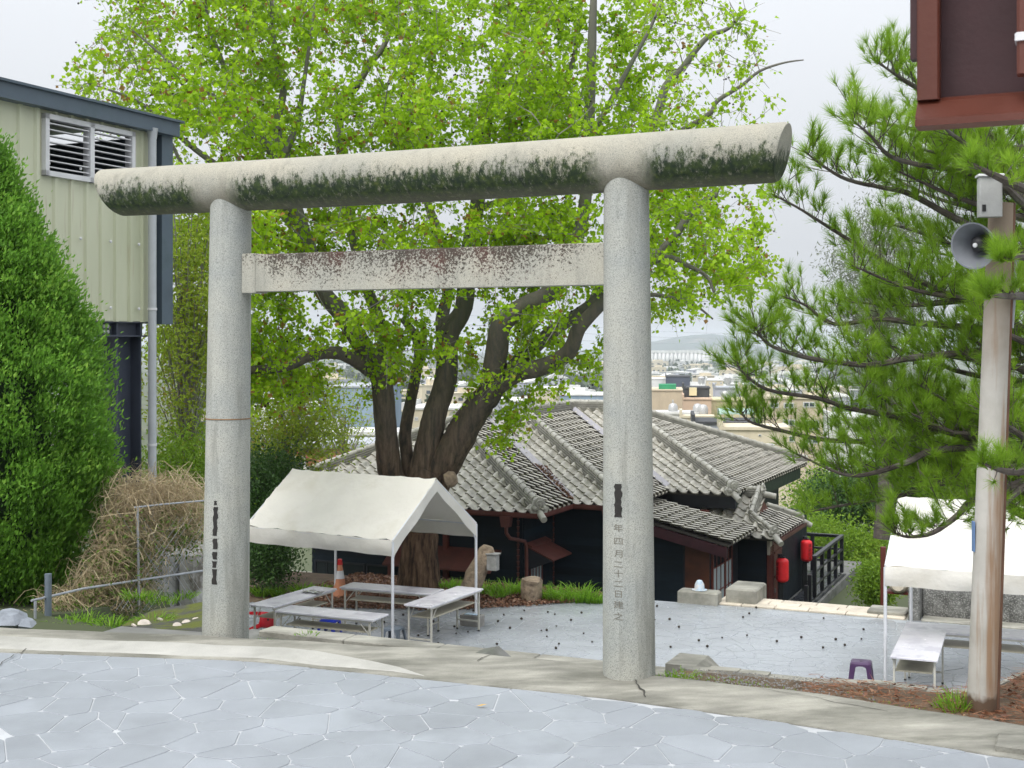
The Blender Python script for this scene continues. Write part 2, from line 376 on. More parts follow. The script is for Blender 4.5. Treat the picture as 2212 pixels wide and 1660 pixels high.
# pale fresh cement apron along the left of the kerb
ap = MB(); aa = [-12]+[-10+.25*i for i in range(25)]
NR_ = 9
for a in aa:
    n0, n1 = interp(a, KN), interp(a, KF); e = min(1, max(0, (-4.0-a)/.9))
    for k_ in range(NR_):
        tt_ = .03+.5*e*k_/(NR_-1); p = W(a, n0+(n1-n0)*tt_); ap.v.append((p.x, p.y, interp(tt_, [(0, .001), (.05, .014), (.45, .026), (.9, .04)])+.004*math.sin(a*7)+.003*math.sin(a*19)+.006))
for i in range(len(aa)-1):
    for k_ in range(NR_-1): ap.f.append((i*NR_+k_, (i+1)*NR_+k_, (i+1)*NR_+k_+1, i*NR_+k_+1))
tag(ap.build('cement_apron', mat('fresh_cement', (.40, .392, .36), .75, .14, 3, bmp=.35, bs=70, dirt=(.30, .295, .265), dscale=1.8, dlo=.45, dhi=.7)), kind='structure')
# ------------------------------------------------------------------ lower plaza
pl = MB(); po = [(-14.6, 9.7), (12, 9.7), (12, 24.7), (-3.0, 24.7), (-3.2, 24.45), (-8.7, 24.25), (-9.7, 23.2), (-11.0, 22.0), (-13.0, 21.4), (-14.6, 21.2)]
pl.poly([tuple(W(*q))[:2] for q in po], -3.3, PLZ); pl.f = pl.f[1:]
plaza = tag(pl.build('plaza', plz_j), kind='structure')
pc = cells(-14.4, 3.2, 15.2, 24.8, .31, .011, lambda x, y: bool(inpoly(x, y, po)) and y < 24.35 and in_view(x, y, PLZ, 30), 8, 1.15)
pc.sort(key=lambda q: -(W(q[0][0], q[0][1]).y < 99)*1e3+W(q[0][0], q[0][1]).y + (50 if CX+F*W(q[0][0], q[0][1]).x/W(q[0][0], q[0][1]).y < 600 else 0) + (50 if HY+5*F/W(q[0][0], q[0][1]).y > 1500 else 0))
rest = MB()
for i, poly in enumerate(pc):
    h = random.uniform(.003, .006)
    if i < 290:
        c = poly[0]; m_ = MB()
        if stone_geo(m_, poly, 0, h, .01, c): o = m_.build('paving_stone', plz_m, plaza); o.location = W(*c, PLZ)
    else: stone_geo(rest, poly, PLZ, h, .01)
o = rest.build('paving_stones', plz_m, plaza); o['kind'] = 'stuff'
# ------------------------------------------------------------------ ledge behind the gate, retaining walls, stair cheek blocks
def wbox(mb, a0, a1, b0, b1, z0, z1, r=.012): return mb.bev(a0, a1, b0, b1, z0, z1, r)
GR = Matrix.Rotation(-TH, 4, 'Z')
def gput(mb, name, m, parent=None, smooth=False): return put(name, mb.mesh(name), m, parent, smooth, GR.copy())
lg = MB(); lg.box(-6.9, -2.2, 8.1, 9.45, -.6, -.335)
tag(gput(lg, 'landing_slab', concrete_dk), kind='structure')
rw = MB(); rw.box(-6.85, -2.2, 9.42, 9.66, -2.9, -.345)
tag(gput(rw, 'retaining_wall', concrete_dk), 'dark concrete retaining wall below the coping behind the stone gate', 'wall')
cop = thing('coping_row', 'pale cement coping in jointed lengths behind the stone gate', 'coping', W(-6.6, 9.4, -.372), -TH)
for i in range(5):
    b_ = MB(); b_.bev(i*.86, i*.86+.852, 0, .225, 0, .085, .008); b_.build('coping_length', concrete, cop)
b_ = MB(); b_.bev(0, .3, -.6, -.01, 0, .035, .02); b_.build('corner_slab', concrete, cop)
wd = MB(); wd.prism([(0, 0, 0), (.25, 0, 0), (.12, 0, .09), (0, 0, .06)], (0, .3, 0))
tag(wd.build('kerb_wedge', concrete_dk, None, M=Matrix.Translation(W(-4.22, 8.66, -.18)) @ GR), 'dark broken wedge of kerb concrete on the ledge between the stone pillars', 'concrete wedge')
ck = MB(); ck.prism([(0, 0, 0), (.44, 0, 0), (.22, 0, .19), (0, 0, .19)], (0, .36, 0))
tag(ck.build('stair_cheek', concrete, None, M=Matrix.Translation(W(-2.78, 8.95, -.28)) @ GR), 'sloping concrete cheek block beside the pillar with the inscription', 'concrete block')
# verge on the right
vg = MB(); nea = [(a, interp(a, KF)-.01) for a in [-2.55+.2*i for i in range(30)]]
rows_ = 9
def verge_far(a): return interp(a, [(-2.7, 8.5), (-.9, 8.62), (-.6, 8.7), (-.3, 9.6), (.2, 10.2), (6, 10.4)])
for a, b in nea:
    f_ = verge_far(a)
    for j in range(rows_):
        t = j/(rows_-1); p = W(a, b+(f_-b)*t); vg.v.append((p.x, p.y, .018-.03*t+.012*math.sin(a*9+t*5)*math.sin(t*3.14)+(max(0, a+.5)*.05)*t))
for i in range(len(nea)-1):
    for j in range(rows_-1): vg.f.append((i*rows_+j, (i+1)*rows_+j, (i+1)*rows_+j+1, i*rows_+j+1))
tag(vg.build('verge', soil, smooth=True), kind='structure')
rv = MB()
for i in range(len(nea)-1):
    a0, a1 = nea[i][0], nea[i+1][0]; f0, f1 = verge_far(a0), verge_far(a1)
    rv.poly([tuple(W(a0, f0))[:2], tuple(W(a1, f1))[:2], tuple(W(a1, f1+.1))[:2], tuple(W(a0, f0+.1))[:2]], -2.95, .0+.012*math.sin(i*1.3))
tag(rv.build('verge_wall', concrete, smooth=False), 'low rough concrete wall edging the planted verge above the plaza', 'wall')
# left bank: mossy stone-set ramp and gutter slab
mr = MB(); g0, g1, g2, g3 = P(262, 1352, 10.6), P(440, 1366, 10.3), P(440, 1300, 11.6), P(330, 1318, 11.6)
mr.prism([g0, g1, g2, g3], (0, .05, -.5))
ramp_o = tag(mr.build('mossy_ramp', mossy), 'mossy dark ramp set with round pebbles beside the left stone pillar', 'ramp')
peb = mat('pebble', (.48, .43, .37), .7, .2, 12, bmp=.3, bs=50)
for (x, y, s) in ((312, 1349, .06), (346, 1340, .035), (372, 1324, .025), (410, 1312, .045), (425, 1343, .05), (402, 1346, .04), (383, 1352, .04), (290, 1353, .035), (430, 1308, .03)):
    nrm = (g1-g0).cross(g3-g0).normalized(); d = (P(x, y, 1)-Vector((0, 0, EYE))); d = Vector(((x-CX)/F, 1, -(y-HY)/F)); t = (g0-Vector((0, 0, EYE))).dot(nrm)/d.dot(nrm)
    q = Vector((0, 0, EYE))+d*t; m_ = MB(); m_.lathe([(.02*s, -s*.5), (s*.75, -s*.35), (s, 0), (s*.7, s*.4), (.02*s, s*.52)], 10)
    o = m_.build('pebble', peb, ramp_o, True); o.location = q; o.rotation_euler = (.8, 0, random.random()*3); o.scale = (1, .85, .8)
gs = MB(); gs.prism([P(220, 1366, 10.2), P(440, 1376, 9.9), P(440, 1366, 10.25), P(262, 1353, 10.55)], (0, 0, -.2)); tag(gs.build('gutter_slab', concrete_dk), kind='structure')
# cream stone edging along the far side of the plaza
cs = mat('cream_sandstone', (.56, .50, .41), .75, .14, 6, rnd=.12, bmp=.4, bs=45)
eb = MB(); eb.poly([tuple(W(*q))[:2] for q in ((-6.6, 24.36), (-3.02, 24.36), (-3.02, 25.3), (-6.6, 25.3))], -4.6, PLZ+.004)
edge = tag(eb.build('paved_edging', concrete, None), kind='structure')
for r_ in range(3):
    a = -6.62-(.3 if r_ % 2 else 0)
    while a < -3.1:
        l = random.uniform(.55, .72); a1 = min(a+l, -3.05)
        if a1 > -6.5:
            q = MB(); q.bev(max(a, -6.58)+.008, a1-.008, 24.38+r_*.27, 24.38+r_*.27+.254, PLZ, PLZ+.035, .01); o = q.build('edging_block', cs, edge, M=GR.copy())
        a = a1
# ------------------------------------------------------------------ the stone gate
def granite(name, c1, c2, extra=None):
    m, nt, b = base_mat(name); co = coords(nt, 'obj')
    sp = ramp(nt, noise(nt, co, 150, 3, .7), [(.34, (.17, .17, .165)), (.45, c1), (.6, c2)])
    big = ramp(nt, noise(nt, co, 2.4, 5), [(.3, (.8, .83, .84)), (.7, (1.08, 1.05, .98))])
    c = mixc(nt, 1.0, sp, big, 'MULTIPLY')
    drip = ramp(nt, noise(nt, co, 3.0, 6, .65, (3.2, 3.2, .35)), [(.52, 0.0), (.72, .6)])
    c = mixc(nt, drip, c, (.15, .15, .13))
    if extra: c = extra(nt, co, c)
    nt.links.new(c, b.inputs['Base Color']); b.inputs['Roughness'].default_value = .78; b.inputs['Specular IOR Level'].default_value = .3
    bump(nt, b, noise(nt, co, 130, 3), .35, .006); return m
def moss_band(nt, co, c):
    s = node(nt, 'ShaderNodeSeparateXYZ'); nt.links.new(co, s.inputs[0])
    # height on the beam, ragged by streaky noise; the growth sits on the weather side below the belly line
    h = math_(nt, 'ADD', s.outputs[2], math_(nt, 'MULTIPLY', math_(nt, 'SUBTRACT', noise(nt, co, 4.5, 7, .72, (1.5, 1, .8)), .5), .24))
    up = ramp(nt, h, [(.0, 1.0), (.045, 0.0)]); r2 = up
    hh = node(nt, 'ShaderNodeMapRange'); nt.links.new(h, hh.inputs[0]); hh.inputs[1].default_value = -.07; hh.inputs[2].default_value = .16; hh.inputs[3].default_value = .70; hh.inputs[4].default_value = 0
    dens = math_(nt, 'ADD', hh.outputs[0], math_(nt, 'MULTIPLY', math_(nt, 'SUBTRACT', noise(nt, co, 20, 8, .85, (1.4, 1, .72)), .5), 2.2))
    msk = ramp(nt, dens, [(.34, 0.0), (.60, 1.0)])
    # bare where the pillars meet the beam
    gx = math_(nt, 'MINIMUM', math_(nt, 'ABSOLUTE', math_(nt, 'SUBTRACT', s.outputs[0], -1.55)), math_(nt, 'ABSOLUTE', math_(nt, 'SUBTRACT', s.outputs[0], 1.68)))
    gx = math_(nt, 'ADD', gx, math_(nt, 'MULTIPLY', noise(nt, co, 9, 4), .2))
    msk = math_(nt, 'MULTIPLY', msk, ramp(nt, gx, [(.2, 0.0), (.34, 1.0)]))
    lowb = node(nt, 'ShaderNodeMapRange'); nt.links.new(s.outputs[2], lowb.inputs[0]); lowb.inputs[1].default_value = -.19; lowb.inputs[2].default_value = -.12
    msk = math_(nt, 'MULTIPLY', msk, math_(nt, 'ADD', math_(nt, 'MULTIPLY', lowb.outputs[0], .5), .5))
    mc = ramp(nt, noise(nt, co, 26, 4), [(.35, (.012, .022, .012)), (.6, (.03, .05, .012)), (.8, (.085, .095, .02))])
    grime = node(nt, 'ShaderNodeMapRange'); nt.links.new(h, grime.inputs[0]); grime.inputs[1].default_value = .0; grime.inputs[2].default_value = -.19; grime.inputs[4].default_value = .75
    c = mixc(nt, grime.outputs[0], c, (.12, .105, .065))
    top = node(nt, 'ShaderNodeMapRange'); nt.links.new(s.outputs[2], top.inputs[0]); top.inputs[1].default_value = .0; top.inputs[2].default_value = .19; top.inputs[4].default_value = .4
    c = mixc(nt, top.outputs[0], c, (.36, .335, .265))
    return mixc(nt, msk, c, mc)
def lichen(nt, co, c):
    s = node(nt, 'ShaderNodeSeparateXYZ'); nt.links.new(co, s.inputs[0])
    col_n = noise(nt, co, 2.2, 3, .5, (2.0, 1, .12))
    t = node(nt, 'ShaderNodeMapRange'); nt.links.new(s.outputs[2], t.inputs[0]); t.inputs[1].default_value = -.14; t.inputs[2].default_value = .14; t.inputs[3].default_value = -.17; t.inputs[4].default_value = .10
    edge_ = node(nt, 'ShaderNodeMapRange'); nt.links.new(math_(nt, 'ABSOLUTE', s.outputs[0]), edge_.inputs[0]); edge_.inputs[1].default_value = 1.0; edge_.inputs[2].default_value = 1.45; edge_.inputs[3].default_value = 0; edge_.inputs[4].default_value = -.16
    fn_ = math_(nt, 'ADD', math_(nt, 'MULTIPLY', math_(nt, 'SUBTRACT', noise(nt, co, 60, 5, .8), .5), 1.5), .5)
    d = math_(nt, 'ADD', math_(nt, 'ADD', fn_, t.outputs[0]), math_(nt, 'ADD', math_(nt, 'MULTIPLY', math_(nt, 'SUBTRACT', col_n, .5), .42), edge_.outputs[0]))
    msk = ramp(nt, d, [(.47, 0.0), (.54, .95)])
    c = mixc(nt, .3, c, (.35, .345, .29))
    return mixc(nt, msk, c, ramp(nt, noise(nt, co, 5, 3), [(.45, (.045, .036, .027)), (.75, (.068, .022, .016))]))
gr_p = granite('granite_pillar', (.33, .34, .32), (.42, .425, .395))
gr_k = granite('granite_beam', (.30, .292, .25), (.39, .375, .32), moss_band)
gr_n = granite('granite_tie', (.35, .34, .295), (.43, .415, .365), lichen)
ink = mat('pitch_black', (.02, .018, .016), .8, .3, 20, bmp=.4, bs=60)
cut = mat('carved_shadow', (.17, .16, .13), .9, .2, 30, bmp=0)
TA, TB_ = -4.45, 8.12
gate = thing('stone_torii', 'tall grey granite torii gate with mossy round top beam', 'torii gate', W(TA, TB_, 0), -TH)
def pillar(a, rb_, rt, lean):
    prof = []; n = 26
    for i in range(n+1):
        t = i/n; prof.append((rb_+(rt-rb_)*t**1.1, -.05+3.37*t))
    m_ = MB(); m_.lathe(prof, 48); m_.v = [(x+lean*(z/3.3), y, z) for x, y, z in m_.v]
    o = m_.build('pillar', gr_p, gate, True); o.location = (a-TA, 0, 0); return o
pL = pillar(-6.0, .176, .153, .05); pR = pillar(-2.77, .1735, .148, -.02)
m_ = MB(); NS, L0, L1, RK = 44, -7.19-TA, -1.71-TA, .188
xs = [0, .004, .012, .03, .06]+[.06+.88*i/22 for i in range(1, 23)]+[.97, .988, .996, 1]
for t in xs:
    e = min(t, 1-t)*(L1-L0); rr = RK*(1-.05*max(0, 1-e/.03)**2) if e < .03 else RK
    for k in range(NS):
        an = 2*math.pi*k/NS; y, z = rr*math.cos(an), rr*math.sin(an)*1.0
        cutz = (1-(z/RK+1)/2)                                        # the ends slope in towards the underside
        x = L0+(L1-L0)*t; sl = .19*cutz
        x = x+sl*(1-t)**8 if t < .5 else x-sl*.45*t**8
        m_.v.append((x, y, z+.012*((t-.5)*2)**2))
n = len(xs)
for i in range(n-1):
    for k in range(NS): m_.f.append((i*NS+k, (i+1)*NS+k, (i+1)*NS+(k+1) % NS, i*NS+(k+1) % NS))
m_.f.append(tuple(range(NS))); m_.f.append(tuple((n-1)*NS+k for k in range(NS-1, -1, -1)))
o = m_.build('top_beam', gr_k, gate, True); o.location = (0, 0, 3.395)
m_ = MB(); m_.bev(-1.52, 1.62, -.055, .095, -.14, .138, .012); o = m_.build('tie_beam', gr_n, gate); o.location = (0, 0, 2.738)
m_ = MB(); m_.bev(-1.36, -1.235, -.062, .102, -.15, .145, .006); o = m_.build('tie_collar', gr_k if False else gr_n, gate); o.location = (0, 0, 2.738)
zr = 2.2-(905-HY)/F*9.8; m_ = MB(); m_.lathe([(.1705, -.004), (.1725, 0), (.1705, .004)], 40, Matrix.Translation((0, 0, zr)), False); q = m_.build('hairline_joint', mat('rust_line', (.22, .12, .05), .8, .3, 20, bmp=0), gate, True); q.location = pL.location; q.location.x += .05*zr/3.3
def pillar_face(p, rb_, rt, lean, ang, z):                             # matrix on the pillar's skin looking out
    t = (z+.05)/3.37; r = rb_+(rt-rb_)*t**1.1; c = Vector((p.location.x+lean*(z/3.3)+r*math.sin(ang), -r*math.cos(ang), z))
    return c, r
def on_skin(p, rb_, rt, lean, ang0, z, pts, lift):
    o = []
    t = (z+.05)/3.37; r = rb_+(rt-rb_)*t**1.1
    for x, y in pts:
        a = ang0+x/r; o.append((p.location.x+lean*(z/3.3)+(r+lift)*math.sin(a), -(r+lift)*math.cos(a), z+y))
    return o
# camera direction to a pillar in gate space, so the writing sits where the photo shows it
def skin_angle(px_, p_world_a, r):
    base = W(p_world_a, TB_); dx = (px_-CX)/F*base.y-base.x            # sideways offset from the axis, seen from the camera
    view = math.atan2(base.x, base.y); s = max(-1, min(1, dx*math.cos(view)/r)); return math.asin(s)+ (TH-view)*1.0-0.0
aR = skin_angle(1338, -2.77, .165); aL = skin_angle(463, -6.0, .167)
def zpix(a, y): base = W(a, TB_); return EYE-(y-HY)/F*(base.y-.15)
def patch(name, p, rb_, rt, lean, ang, z0, z1, wd_, seed, m):
    rg = random.Random(seed); N = max(3, int((z1-z0)/.018)); mb = MB()
    for i in range(N+1):
        z = z0+(z1-z0)*i/N; j0 = rg.uniform(-.006, .006); j1 = rg.uniform(-.006, .006)
        for q in range(5):
            x = -wd_/2+j0+(wd_+j1-j0)*q/4; mb.v.append(on_skin(p, rb_, rt, lean, ang, z, [(x, 0)], .0025)[0])
    for i in range(N):
        for q in range(4): mb.f.append((i*5+q, i*5+q+1, (i+1)*5+q+1, (i+1)*5+q))
    mb.build(name, m, gate)
patch('blackened_panel', pR, .1735, .148, -.02, aR, zpix(-2.77, 1118), zpix(-2.77, 1046), .05, 1, ink)
for i, (y0, y1) in enumerate(((1082, 1091), (1095, 1157), (1163, 1186), (1192, 1208), (1212, 1226), (1229, 1262))):
    patch('blackened_panel', pL, .176, .153, .05, aL, zpix(-6.0, y1), zpix(-6.0, y0), .036 if i else .022, i+3, ink)
def glyph_mesh(ch, size):
    cu = bpy.data.curves.new('glyph', 'FONT'); cu.body = ch; cu.size = size; cu.align_x = 'CENTER'; cu.align_y = 'CENTER'; cu.resolution_u = 2
    ob = bpy.data.objects.new('glyph', cu); C.objects.link(ob); bpy.context.view_layer.update()
    dg = bpy.context.evaluated_depsgraph_get(); me = bpy.data.meshes.new_from_object(ob.evaluated_get(dg)); bpy.data.objects.remove(ob); bpy.data.curves.remove(cu)
    bm = bmesh.new(); bm.from_mesh(me)
    for i in range(-6, 7): bmesh.ops.bisect_plane(bm, geom=bm.verts[:]+bm.edges[:]+bm.faces[:], plane_co=(i*.009, 0, 0), plane_no=(1, 0, 0))
    bm.to_mesh(me); bm.free()
    return me
for ch, y in zip('年四月二十二日建之', (1141, 1170, 1197, 1220, 1240, 1262, 1284, 1307, 1332)):
    me = glyph_mesh(ch, .085); z = zpix(-2.77, y)
    if len(me.vertices) == 0: continue
    xs_ = [v.co.x for v in me.vertices]; ys_ = [v.co.y for v in me.vertices]; mx, my = (min(xs_)+max(xs_))/2, (min(ys_)+max(ys_))/2
    for v in me.vertices: v.co = Vector(on_skin(pR, .1735, .148, -.02, aR, z+(v.co.y-my)*.62, [((v.co.x-mx)*.86, 0)], .002)[0])
    put('carved_character', me, cut, gate)
# ------------------------------------------------------------------ the house below the plaza
tile_m = mat('roof_tile', (.40, .38, .325), .42, .2, 2.2, rnd=.12, bmp=.2, bs=30, spec=.5, dirt=(.15, .145, .115), dscale=3.2, dlo=.5, dhi=.72, rvar=.14)
ridge_m = mat('ridge_tile', (.37, .36, .315), .5, .2, 3, rnd=.1, bmp=.25, bs=30, dirt=(.15, .145, .12), dscale=5, dlo=.56, dhi=.7)
noshi_m = mat('ridge_course', (.17, .165, .14), .7, .3, 4, bmp=.3, bs=30, dirt=(.12, .12, .09), dscale=3)
deck_m = mat('roof_underlay', (.05, .045, .04), .9, .2, 3)
board_m = mat('black_boards', (.006, .013, .02), .6, .35, 3, rnd=.3, bmp=.25, bs=12, stretch=(.3, .3, 2), spec=.2)
beam_m = mat('dark_beam', (.014, .016, .022), .55, .3, 3, bmp=.2, bs=20)
maroon = mat('maroon_metal', (.105, .034, .027), .5, .25, 3, bmp=.15, bs=25, dirt=(.075, .03, .026), dscale=2)
redwood = mat('red_brown_wood', (.11, .024, .016), .45, .3, 4, bmp=.2, bs=30, stretch=(3, 3, .4))
brownpanel = mat('rust_panel', (.085, .028, .014), .55, .4, 2, bmp=.2, bs=20)
frost = mat('frosted_pane', (.36, .42, .44), .25, .1, 1.5, bmp=0, spec=.5)
darkglass = mat('dark_glass', (.015, .02, .025), .12, .2, 2, bmp=0, spec=.6)
PI_ = .40; EZ = -1.5; RA, RB, RC = 4.0, 4.3, 4.4      # runs of the three hips
house = thing('tile_roofed_house', 'dark boarded house with grey wavy tile hipped roofs below the plaza', 'house', (0, 0, 0), -TH)
# one roof tile: S-shaped pan and roll, x across, y up the slope
TWD, TEX, TLEN = .285, .29, .34
def tile_mesh():                                        # the roll's free edge stands clear of its neighbour
    prof = []
    for i in range(12):
        t = (0, .06, .14, .24, .34, .44, .55, .66, .76, .86, .93, 1)[i]
        z = interp(t, [(0, .064), (.06, .077), (.14, .081), (.24, .068), (.34, .038), (.44, .006), (.55, -.014), (.72, -.024), (.88, -.02), (1, -.008)])
        prof.append((-.5*TWD+(TWD+.02)*t, z))
    mb = MB(); n = len(prof)
    for y, l in ((0, .055), (TLEN, .012)):
        for x, z in prof: mb.v.append((x, y, z+l+.022))
    for x, z in prof: mb.v.append((x, .004, z+.055-.012))
    for i in range(n-1): mb.f += [(i, i+1, n+i+1, n+i), (2*n+i, 2*n+i+1, i+1, i)]
    me = mb.mesh('roof_tile'); me.materials.append(tile_m); me.polygons.foreach_set('use_smooth', [True]*len(me.polygons))
    try: me.set_sharp_from_angle(angle=R(50))
    except Exception: pass
    return me
TM = tile_mesh(); TV = np.array([v.co[:] for v in TM.vertices]); TF = np.array([p.vertices[:] for p in TM.polygons])
tile_slots = []
def roof_face(poly, o, xd, up, z0, pitch, thick=.05):                  # poly in plan (a,b); o = point on the eave; xd along it, up = plan direction uphill
    def zz(p): return z0+((p[0]-o[0])*up[0]+(p[1]-o[1])*up[1])*pitch
    mb = MB(); mb.prism([(p[0], p[1], zz(p)) for p in poly], (0, 0, -thick))
    k = math.sqrt(1+pitch*pitch); X = Vector((xd[0], xd[1], 0)); Y = Vector((up[0], up[1], pitch)).normalized(); Z = X.cross(Y)
    if Z.z < 0: X = -X; Z = -Z
    s = [((p[0]-o[0])*X[0]+(p[1]-o[1])*X[1], ((p[0]-o[0])*up[0]+(p[1]-o[1])*up[1])*k) for p in poly]
    x0, x1 = min(q[0] for q in s), max(q[0] for q in s); y1 = max(q[1] for q in s); rows = int(y1/TEX)+1
    for j in range(rows):
        n = int((x1-x0)/TWD)+2
        for i in range(n):
            x, y = x0+(i+.5)*TWD, j*TEX-.07
            if inpoly(x, max(y+.15, .05), s) or inpoly(x+.06, max(y+.12, .05), s) and inpoly(x-.06, max(y+.12, .05), s):
                p = Vector((o[0], o[1], z0))+X*x+Y*y
                M = Matrix(((X.x, Y.x, Z.x, p.x), (X.y, Y.y, Z.y, p.y), (X.z, Y.z, Z.z, p.z), (0, 0, 0, 1)))
                tile_slots.append(M)
    return mb
U, V_ = (1, 0), (0, 1)
rf = MB()
def face(poly, o, xd, up, z0=EZ, pitch=PI_):
    m_ = roof_face(poly, o, xd, up, z0, pitch); rf.add(m_.v, m_.f)
A1, B1, C1 = (-11-RA, 26.1+RA), (-9.7-RB, 28+RB), (-8-RC, 31.3+RC)
VA, VB = (-11-RA, 28+RA), (-9.7-RB, 31.3+RB)                              # upper ends of the valleys
AL = -18.4
face([(AL, 26.1), (-11, 26.1), A1], (-11, 26.1), U, (0, 1))                       # hip end facing the plaza
face([(-11, 26.1), (-11, 28), VA, A1], (-11, 26.1), V_, (-1, 0))
face([(-11, 28), (-9.7, 28), B1, (B1[0]-(B1[1]-VA[1]), VA[1]), VA], (-11, 28), U, (0, 1))
face([(-9.7, 28), (-9.7, 31.3), VB, B1], (-9.7, 28), V_, (-1, 0))
face([(-9.7, 31.3), (-8, 31.3), C1, (C1[0]-1.2, C1[1]), VB], (-9.7, 31.3), U, (0, 1))
face([(-8, 31.3), (-8, 31.3+2*RC), C1], (-8, 31.3), V_, (-1, 0))
n_vis = len(tile_slots)
hid = MB(); zA, zB, zC = EZ+PI_*RA, EZ+PI_*RB, EZ+PI_*RC
for poly in ([(AL, 26.1, EZ), (*A1, zA), (*VA, zA), (AL, 32, EZ)], [(AL, 32, EZ), (*VA, zA), (*B1, zB), (*VB, zB), (AL, 36, EZ)], [(AL, 36, EZ), (*VB, zB), (C1[0]-1.2, C1[1], zC), (AL, 40, EZ)], [(AL, 40.1, EZ), (C1[0]-1.2, C1[1], zC), (*C1, zC), (-8, 40.1, EZ)]):
    hid.prism([(p[0], p[1], p[2]-.02) for p in poly], (0, 0, -.05))
roof = rf.build('roof', deck_m, house)
hid.build('back_roof', tile_m, house)
# lean-to on the right, porch roof
face_l = [(-9.75, 28.55), (-7.4, 28.55), (-7.4, 31.0), (-9.75, 31.0)]
rf2 = MB(); m_ = roof_face(face_l, (-7.4, 28.55), V_, (-1, 0), -2.3, .23); rf2.add(m_.v, m_.f)
m_ = roof_face([(-8.7, 30.9), (-6.9, 30.9), (-7.6, 31.6), (-7.6, 32.5), (-8.9, 32.5)], (-6.9, 30.9), U, (0, 1), -2.46, .5); rf2.add(m_.v, m_.f)
m_ = roof_face([(-6.9, 30.9), (-6.9, 34.1), (-7.6, 33.4), (-7.6, 31.6)], (-6.9, 30.9), V_, (-1, 0), -2.46, .5); rf2.add(m_.v, m_.f)
rf2.prism([(-8.9, 34.1, -2.46), (-6.9, 34.1, -2.46), (-7.6, 33.4, -2.11), (-7.6, 32.5, -1.66), (-8.9, 32.5, -1.66)], (0, 0, -.05))
low_roof = rf2.build('lower_roof', deck_m, house)
def tdist(M): p = W(M[0][3], M[1][3]); return p.y
seen = []
for M in tile_slots:
    p = W(M[0][3], M[1][3]); px_ = CX+F*p.x/p.y; hidden = 1300 < px_ < 1418 or 540 > px_
    py_ = HY-(M[2][3]-EYE)*F/p.y; tent = px_ < 960 and py_ > 1035
    seen.append((1e3 if (hidden or tent) else 0)+p.y)
order = sorted(range(len(tile_slots)), key=lambda i: seen[i])
first = set(order[:296]); VV, FF = [], []
for i, M in enumerate(tile_slots):
    if i in first:
        o = bpy.data.objects.new('roof_tile', TM); C.objects.link(o); o.parent = roof if i < n_vis else low_roof; o.matrix_local = M @ Matrix.Rotation(random.uniform(-.012, .012), 4, 'Z') @ Matrix.Rotation(random.uniform(-.012, .012), 4, 'X')
    else:
        A = np.array(M @ Matrix.Rotation(random.uniform(-.015, .015), 4, 'X')); VV.append(TV @ A[:3, :3].T+A[:3, 3]); FF.append(TF+len(VV)*len(TV)-len(TV))
me = npmesh('roof_tiles', np.concatenate(VV), np.concatenate(FF)); o = put('roof_tiles', me, tile_m, roof, True); o['kind'] = 'stuff'
# ridges: two stone courses under round cap tiles, an ornament at the foot
CAP = MB(); CAP.tube([(0, 0, 0), (.03, 0, 0), (.035, 0, 0), (.30, 0, 0)], [.088, .088, .075, .07], 14); CAPM = CAP.mesh('cap_tile'); CAPM.materials.append(ridge_m); CAPM.polygons.foreach_set('use_smooth', [True]*len(CAPM.polygons))
try: CAPM.set_sharp_from_angle(angle=R(35))
except Exception: pass
ORN = MB()
ORN.prism([(-.20, 0, -.16), (.20, 0, -.16), (.24, 0, -.04), (.17, 0, .04), (.13, 0, .16), (0, 0, .22), (-.13, 0, .16), (-.17, 0, .04), (-.24, 0, -.04)], (0, .07, 0))
ORNM = ORN.mesh('ridge_end_ornament'); ORNM.materials.append(ridge_m)
BOSS = MB(); BOSS.lathe([(.065, 0), (.06, .03), (.03, .05), (.001, .055)], 14); BOSSM = BOSS.mesh('boss'); BOSSM.materials.append(ridge_m); BOSSM.polygons.foreach_set('use_smooth', [True]*len(BOSSM.polygons))
